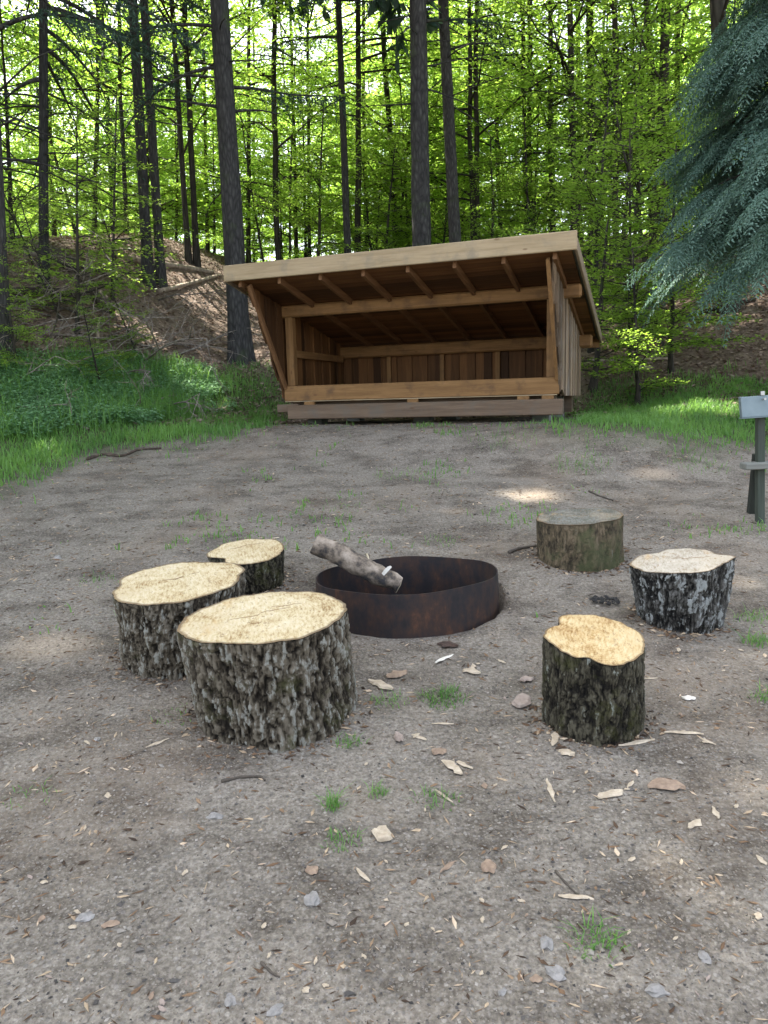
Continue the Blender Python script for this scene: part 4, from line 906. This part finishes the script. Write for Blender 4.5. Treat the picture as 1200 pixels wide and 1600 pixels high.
def spruce_variant(seed, H, cb, r0, ll, nw=26, cb_dead=2.5, big=False, lower=()):
    rg = np.random.default_rng(seed); n = 40; z = np.linspace(-.4, H, n); P = np.stack([np.sin(z*.25+seed)*.03, np.cos(z*.2+seed)*.03, z], 1)
    rad = r0*(1-.8*np.clip(z/H, 0, 1))*(1+.55*np.exp(-np.maximum(z, 0)/.25)); V, F = tube(P, rad, 26, False)
    a = np.arctan2(V[:, 1], V[:, 0]); V[:, :2] *= 1+((fbm(np.cos(a)*3, np.sin(a)*3, V[:, 2]*1.6, seed, 3)-.5)*.14+.10*np.exp(-np.maximum(V[:, 2], 0)/.2)*np.sin(a*5+seed))[:, None]
    tm = me_np('trunk', V, F, True); lb = MB(); LP, LD, LN, LL, LW = [], [], [], [], []
    def bough(p, az, L, droop, rb, bare=0, el0=.25, co=False):
        m = 10; d = np.array([math.cos(az)*math.cos(el0), math.sin(az)*math.cos(el0), math.sin(el0)]); Q = [p]
        for i in range(m-1):
            d = nrm(d+np.array([0, 0, -droop/(m-1)])+rg.normal(0, .05, 3)); Q.append(Q[-1]+d*L/(m-1))
        Q = np.array(Q); lb.tube(Q, np.linspace(rb, .006, m), 6, False)
        if bare >= 1: return
        hd = nrm(np.array([math.cos(az), math.sin(az), 0])); sd = np.array([-hd[1], hd[0], 0]); nt = int(L*(6 if co else 15))
        for t in range(nt):
            q = bare+(1-bare)*(t+rg.random())/nt; c = np.array([np.interp(q*(m-1), np.arange(m), Q[:, i]) for i in range(3)]); tl = (.25+.45*rg.random())*(1.15-.5*q)*(1.8 if co else 1)
            td = nrm(sd*(1 if t % 2 else -1)+hd*.7+np.array([0, 0, -.35-.5*rg.random()])); nl_ = int(tl*(16 if co else 55))+3; s = rg.random(nl_)
            pos = c+td*(s*tl)[:, None]; pos[:, 2] -= .25*(s*tl)**2
            LP.append(pos); LD.append(nrm(td+rg.normal(0, .55, (nl_, 3)))); LN.append(rg.normal(0, 1, (nl_, 3))+np.array([0, 0, .8])); k = 4.5 if co else 1
            LL.append((.055+.05*rg.random(nl_))*k); LW.append((.014+.012*rg.random(nl_))*k*(1.8 if co else 1))
    for k in range(nw):
        f = (k+rg.random())/nw; zz = cb+(H-cb)*f; L = ll*(1-.8*f)*(.7+.5*rg.random())
        bough(np.array([0, 0, zz]), rg.uniform(0, 6.28), L, .5+.5*rg.random(), .022+.006*L, .15, co=big)
    for k in range(16):
        zz = cb_dead+(cb-cb_dead)*(k+rg.random())/16
        if cb > cb_dead: bough(np.array([0, 0, zz]), rg.uniform(0, 6.28), rg.uniform(.5, 2.2), .3, .016, 1, rg.uniform(-.1, .2))
    for (zz, azd, L, dr, bare) in lower: bough(np.array([0, 0, zz]), math.radians(azd), L, dr, .03, bare, .12)
    LP, LD, LN, LL, LW = map(np.concatenate, (LP, LD, LN, LL, LW)); Vl, Fl = leaves(LP, LD, LN, LL, LW, .5)
    return tm, lb.mesh('limbs', True), me_np('crown', Vl, Fl, False, {'tint': np.clip(rg.random(len(LP))*.8+.3*noise3(LP[:, 0]/.6, LP[:, 1]/.6, LP[:, 2]/.6, seed)-.1, 0, 1)}), r0
def put_tree(var, base, top, r, label, name, grp=None, yaw=None, hs=1.0, mats=('bark', 'bark', 'beech'), cat='tree'):
    """stand a tree with its foot on base, leaning towards top (a point its axis passes through)"""
    tm, lm, cm, r0 = var; root = empty(name, base, label, cat, grp)
    d = Vector((top[0]-base[0], top[1]-base[1], top[2]-base[2])).normalized(); root.rotation_mode = 'QUATERNION'
    root.rotation_quaternion = Vector((0, 0, 1)).rotation_difference(d) @ Quaternion((0, 0, 1), random.uniform(0, 6.28) if yaw is None else yaw)
    t = link('trunk', tm, M[mats[0]], root); t.scale = (r/r0, r/r0, hs)
    l = link('limbs', lm, M[mats[1]], root); l.scale = (hs, hs, hs); c = link('crown', cm, M[mats[2]], root); c.scale = (hs, hs, hs)
    return root
BV = [beech_variant(101+i, 21, (2.2, 3.5, 1.6, 4.5)[i], 40, 3.9, .10, .42, thin=.08) for i in range(4)]
FV = [beech_variant(201+i, 20, (.8, 1.6, 1.2)[i], 54, 3.9, .15, .62, thin=.10) for i in range(3)]
SV = [beech_variant(251+i, 20, 6.5, 60, 4.4, .2, 1.2) for i in range(2)]     # for the trees added to shade the clearing
UV = [beech_variant(301+i, (5.5, 4.2, 7)[i], (.5, .35, 1.0)[i], 34, (2.2, 1.9, 2.5)[i], .075, 1.0, .045, .42, (.1, .6)) for i in range(3)]
def T1(px, d, pxt, wpx, label, name, var, grp=None, mats=('bark', 'bark', 'beech'), yaw=None, hs=1.0, pyt=0):
    b = colpt(px, d); t = onray(pxt, pyt, d); put_tree(var, b, t, wpx/2*depth(b+np.array([0, 0, 2.]))/FPX, label, name, grp, yaw, hs, mats)
SPM = ('spruce_bark', 'spruce_bark', 'spruce')
sp1 = spruce_variant(1, 23, 9.0, .24, 5.0, 70, 2.6, True, [(6.3, 170, 2.6, .1, 1), (5.9, 185, 2.8, .1, 1), (4.7, 175, 2.3, .9, .35), (4.4, 10, 2.0, .4, .2), (6.6, 8, 2.2, .1, .15), (4.1, 170, 1.7, .0, 1), (4.0, 5, .9, .1, 1), (5.3, 190, 1.9, .7, .3), (6.9, 150, 2.2, .5, .4)])
T1(371, 13.2, 341, 34, 'tall straight grey barked spruce left of the shelter, most prominent of the wood', 'spruce_tree', sp1, None, SPM, 0)
sp2 = spruce_variant(2, 23, 8.5, .2, 4.6, 60, 3, True, [(6.4, 180, 2.6, .3, .5), (7.3, 200, 2.4, .2, 1), (5.6, 160, 1.6, .1, 1), (7.8, 20, 2, .5, .3)])
T1(235, 16.0, 208, 17, 'left one of two dark spruces standing close together on the left slope', 'spruce_tree', sp2, None, SPM, 0)
sp3 = spruce_variant(3, 22, 9, .2, 3.0, 38, 4, True, [(5.4, 330, 1.8, .9, .3), (6.9, 20, 1.8, .2, 1)])
T1(256, 16.3, 226, 15, 'right, slimmer one of two dark spruces standing close together on the left slope', 'spruce_tree', sp3, None, SPM, 0)
sp4 = spruce_variant(4, 22, 8.6, .2, 4.2, 56, 4, True, [(6.2, 170, 2.2, .6, .25), (7.4, 195, 2.4, .4, .2), (5.5, 350, 1.5, .3, .3), (7.0, 10, 1.8, .4, .2)])
T1(663, 15.0, 655, 32, 'thick dark spruce trunk rising straight behind the middle of the shelter roof', 'spruce_tree', sp4, None, SPM, 0)
sp5 = spruce_variant(5, 22, 8.0, .2, 3.2, 40, 4, True, [(6.6, 0, 2.4, .5, .3), (5.2, 340, 1.4, .6, .3), (7.4, 170, 1.8, .4, .2)])
T1(718, 17.0, 692, 20, 'leaning dark trunk just right of the thick one behind the shelter roof', 'spruce_tree', sp5, None, SPM, 0)
sp6 = spruce_variant(6, 20, 3.0, .16, 3.0, 60, 1.5, False)
T1(73, 13.6, 66, 15, 'dark drooping spruce with needled boughs at the left behind the brushwood', 'spruce_tree', sp6, None, SPM, 0)
sp7 = spruce_variant(7, 20, 3.4, .2, 2.8, 54, 2, False)
T1(-3, 11.5, -22, 26, 'mossy spruce at the very left edge of the wood', 'spruce_tree', sp7, None, SPM, 0)
sp8 = spruce_variant(8, 21, 8.5, .2, 3.0, 36, 4, True, [(5.8, 175, 2.0, .5, .2), (7.2, 185, 2.6, .5, .2), (6.6, 5, 1.6, .4, .3)])
T1(546, 19, 529, 12, 'dark mid distance trunk behind the left half of the shelter roof', 'spruce_tree', sp8, None, SPM, 0)
GR = 'slim trees of the wood behind the clearing'
slim = [(300, 22, 264, 9), (313, 22, 288, 10), (440, 24, 429, 10), (562, 24, 556, 10), (623, 26, 598, 10), (739, 24, 734, 8), (750, 24, 746, 9), (823, 26, 819, 8), (831, 26, 829, 8),
        (863, 25, 861, 9), (893, 23, 892, 11), (926, 24, 917, 14), (960, 23, 956, 10), (1020, 24, 1009, 12), (1034, 23, 1038, 16), (487, 28, 478, 6), (157, 26, 150, 7), (206, 24, 186, 7),
        (577, 30, 569, 7), (393, 28, 386, 7), (467, 30, 455, 6), (782, 28, 775, 7), (705, 30, 700, 7), (330, 30, 318, 6), (1060, 26, 1062, 9), (905, 30, 903, 8)]
for i, (px, d, pt, wd) in enumerate(slim):
    T1(px, d*.86, pt, wd, 'slim dark trunk rising into light green leaves in the wood behind the clearing', 'beech_tree', BV[i % 4], GR, ('bark', 'bark', 'beech'), None, .9+.2*random.random())
T1(1141, 15, 1118, 26, 'dark leaning trunk rising behind the top of the blue green conifer', 'beech_tree', BV[1])
rg = np.random.default_rng(5)
for i in range(84):
    d = 27+42*rg.random()**1.1; px = rg.uniform(-120, 1320); b = colpt(px, d); t = b+np.array([rg.normal(0, .6), 0, 15])
    put_tree(FV[i % 3], b, t, rg.uniform(.07, .15), 'distant slim tree with bright yellow green leaves far up the wooded slope', 'beech_tree', 'distant trees up the slope', None, .85+.3*rg.random(), ('bark', 'bark', 'beech_far'))
for i, (px, d, v, hs) in enumerate([(930, 12.0, 1, .6), (1000, 11.4, 1, .55), (1050, 12.5, 0, .6), (925, 13.5, 0, .8), (985, 12.6, 1, .85), (1035, 14, 0, .85), (960, 16, 2, .8), (880, 16.5, 1, .9), (1090, 16, 2, .8), (835, 19, 2, .7), (770, 19, 0, .7), (600, 20, 1, .8), (690, 21, 0, .7), (500, 20, 0, .8), (420, 21, 2, .7), (560, 24, 2, .8),
        (1170, 19, 2, .9), (30, 17, 2, .9), (480, 26, 2, 1), (640, 27, 2, 1), (800, 25, 2, 1), (900, 22, 2, .9), (1000, 20, 2, .9), (720, 25, 2, .9), (340, 25, 0, .9), (280, 28, 2, .9), (130, 22, 0, .8), (210, 32, 2, 1)]):
    b = colpt(px, d); put_tree(UV[v], b, b+np.array([rg.normal(0, .4), rg.normal(0, .4), 4]), .035+.02*rg.random(),
        'leafy green sapling in the undergrowth right behind the shelter' if d < 17.5 and px > 800 else 'young beech sapling leafing out between the trunks up the slope', 'beech_sapling', 'saplings right behind the shelter' if d < 17.5 and px > 800 else 'young beech saplings up the slope', None, hs)
for i, (px, d, v, hs) in enumerate([(120, 12.4, 1, .75), (178, 14.2, 1, .8)]):
    b = colpt(px, d); put_tree(UV[v], b, b+np.array([.5, -.3, 4]), .03, ('young beech with low bright sprays in front of the left spruces', 'young beech with drooping sprays just left of the paired spruce trunks')[i], 'beech_sapling', None, None, hs)
for i in range(72):
    d = 21+27*rg.random(); px = rg.uniform(-60, 1260); b = colpt(px, d); put_tree(UV[i % 3], b, b+np.array([rg.normal(0, .3), rg.normal(0, .3), 4]), .04, 'young bright green beech among the far trunks', 'beech_sapling', 'young beeches among the far trunks', None, .8+.5*rg.random(), ('bark', 'bark', 'beech_far'))
for i, (px, d, v, hs) in enumerate([(20, 11.2, 1, .40), (95, 12.6, 0, .35), (150, 11.0, 1, .28), (215, 12.2, 1, .30), (60, 14.5, 0, .5), (-20, 13, 0, .5), (190, 16.5, 0, .5)]):
    b = colpt(px, d); put_tree(UV[v], b, b+np.array([rg.normal(0, .5), -.6, 3]), .018, 'low leafy shoot growing out of the litter on the left bank', 'beech_shoot', 'leafy shoots on the left bank', None, hs, cat='sapling')
# trees added out of view beside the clearing so their crowns shade it
for i, (x, y, hs) in enumerate([(-9.5, 8.5, 1.05), (-12.5, 13, 1.1), (-8.2, 14.5, 1.0), (-13, 5, 1.0), (-11, 18, 1.1), (11, 13, 1.05), (9.5, 17, 1.0), (-16, 9, 1.1), (-17, 16, 1.1), (-10.5, 11, 1.0), (-7.6, 10.2, 1.0), (-6.6, 7.2, .95)]):
    b = np.array([x, y, float(T(x, y))]); put_tree(SV[i % 2], b, b+np.array([0, 0, 5.]), .2, 'large beech at the side of the clearing with wide leafy crown', 'beech_tree', 'beeches added out of view to shade the clearing', None, hs)

# feathery blue-green conifer at the right
def conifer():
    rg = np.random.default_rng(9); base = np.array([6.0, 9.4, 0]); base[2] = float(T(base[0], base[1]))
    H = 8.2; V, F = tube(np.array([(0, 0, -.4), (0, 0, 3), (.03, 0, 6), (0, 0, H)]), [.2, .15, .1, .02], 16, False)
    root = empty('cypress_tree', base, 'feathery blue green conifer with drooping fronds at the right edge', 'tree'); link('trunk', me_np('trunk', V, F, True), M['bark'], root)
    lb = MB(); LP, LD, LN, LL, LW, TT = [], [], [], [], [], []
    def frond(p, d, L, tone):
        m = 15; q = np.linspace(0, 1, m); up = np.array([0, 0, 1.]); d = nrm(d); s = nrm(np.cross(d, up)); s = nrm(s+rg.normal(0, .25, 3)); nn = np.cross(s, d)
        c = p+d*(q*L)[:, None]; c[:, 2] -= (.55*q*q)*L
        tg = nrm(np.gradient(c, axis=0)); LP.append(c[:-1]); LD.append(tg[:-1]); LN.append(np.repeat(nn[None], m-1, 0)); LL.append(np.full(m-1, L/(m-1)*1.25)); LW.append(np.full(m-1, .012)); TT.append(np.full(m-1, tone))
        for i in range(1, m):
            l = L*.34*math.sin(math.pi*(.12+.84*(i/m)))**.8*(1-.45*i/m)+.012
            for sg in (1, -1):
                dd = nrm(tg[i]*.75+s*sg*.85+np.array([0, 0, -.12])+rg.normal(0, .08, 3)); k = max(2, int(l/.022)); qq = np.arange(k)/k; pos = c[i]+dd*(qq*l)[:, None]; pos[:, 2] -= (qq*l)**2*2.2
                LP.append(pos); LD.append(np.repeat(dd[None], k, 0)+rg.normal(0, .22, (k, 3))); LN.append(np.repeat(nn[None], k, 0)+rg.normal(0, .3, (k, 3))); LL.append(l/k*1.7*np.ones(k)); LW.append(np.full(k, .017)); TT.append(np.full(k, tone)+.2*rg.random(k)+.45*qq*i/m)
    for k in range(150):
        z = 2.25+(H-3.25)*((k+rg.random())/150)**1.05; az = rg.uniform(math.radians(120), math.radians(285)) if rg.random() < .85 else rg.uniform(0, 6.28)
        L = 2.95*(1-.74*((z-2)/(H-2))**.9)*(.72+.36*rg.random())
        if z < 2.3: L *= .8
        el = .30; m = 12; d = np.array([math.cos(az)*math.cos(el), math.sin(az)*math.cos(el), math.sin(el)]); Q = [np.array([0, 0, z])]
        for i in range(m-1):
            d = nrm(d+np.array([0, 0, -.085])+rg.normal(0, .05, 3)); Q.append(Q[-1]+d*L/(m-1))
        Q = np.array(Q); lb.tube(Q, np.linspace(.03, .005, m), 5, False); hd = nrm(np.array([math.cos(az), math.sin(az), 0])); sd = np.array([-hd[1], hd[0], 0]); nf = int(L*13)
        for t in range(nf):
            q = .22+.78*(t+rg.random())/nf; c = np.array([np.interp(q*(m-1), np.arange(m), Q[:, i]) for i in range(3)]); sg = 1 if t % 2 else -1
            frond(c, hd*(.55+.5*q)+sd*sg*(.95-.5*q)+np.array([0, 0, -.25-.35*rg.random()]), (.42+.36*rg.random())*(1.1-.25*q), .55*rg.random()**1.5)
        frond(Q[-1], d, .5, .4)
    LP, LD, LN, LL, LW, TT = map(np.concatenate, (LP, LD, LN, LL, LW, TT)); Vl, Fl = leaves(LP, LD, LN, LL, LW, .5)
    link('limbs', lb.mesh('limbs', True), M['bark'], root); link('crown', me_np('crown', Vl, Fl, False, {'tint': np.clip(TT*1.15+.08, 0, 1)}), M['cypress'], root); print('cypress quads', len(Fl))
conifer()
def open_canopy():
    """gaps between the leaves of the crowns through which the sun reaches the clearing and the bank"""
    bpy.context.view_layer.update()
    e1 = nrm(np.cross(SUN, [0, 0, 1.])); e2 = np.cross(SUN, e1)
    spots = []
    for px, py, r, keep in [(840, 768, .34, .3), (810, 780, .2, .4), (716, 798, .16, .2), (70, 1012, .26, .25), (1100, 545, .6, .35), (1160, 500, .5, .4), (1050, 470, .4, .4), (1025, 742, .22, .3), (1120, 640, .8, .0), (1030, 655, .5, .1), (950, 650, .4, .4), (690, 730, .9, .78), (980, 725, .6, .75), (200, 690, .7, .15), (90, 720, .6, .12), (330, 650, .5, .3), (120, 600, .8, .15), (300, 610, .5, .15), (208, 512, .40, .0), (300, 395, .9, .12), (290, 440, .7, .2), (140, 480, .8, .3), (1120, 490, .9, .2), (1000, 540, .6, .2), (838, 772, .6, .55), (180, 505, .2, 0), (235, 530, .3, .2), (300, 380, .5, .1), (270, 370, .5, .1),
                            (345, 470, .35, .2), (400, 560, .4, .2), (990, 572, .3, .1), (1150, 575, .3, .2), (330, 620, .5, .4), (110, 460, .3, .3), (320, 430, .4, .1), (960, 500, .4, .3), (60, 620, .5, .45), (250, 600, .4, .45)]:
        g = at(px, py); spots.append((g, g@e1, g@e2, r, keep))
    for o in list(bpy.data.objects):
        if not o.name.startswith('crown') or o.type != 'MESH': continue
        me = o.data; nv = len(me.vertices); v = np.empty(nv*3, np.float32); me.vertices.foreach_get('co', v); v = v.reshape(-1, 3)
        mw = np.array(o.matrix_world); wv = v[::4]@mw[:3, :3].T+mw[:3, 3]; a, b, c = wv@e1, wv@e2, wv@SUN; kill = np.zeros(len(wv), bool)
        for g, g1, g2, r, keep in spots:
            k = ((a-g1)**2+(b-g2)**2 < r*r) & (c > g@SUN+2.0)
            if k.any(): kill |= k & (R.random(len(wv)) >= keep)
        if not kill.any(): continue
        kp = ~kill; t = np.empty(len(me.polygons), np.float32); me.attributes['tint'].data.foreach_get('value', t); V = v.reshape(-1, 4, 3)[kp].reshape(-1, 3)
        m2 = me_np('crown', V, np.arange(len(V)).reshape(-1, 4), False, {'tint': t[kp]}); m2.materials.append(me.materials[0]); o.data = m2
open_canopy()
print('objects', len(bpy.data.objects), 'faces', sum(len(m.polygons) for m in bpy.data.meshes))
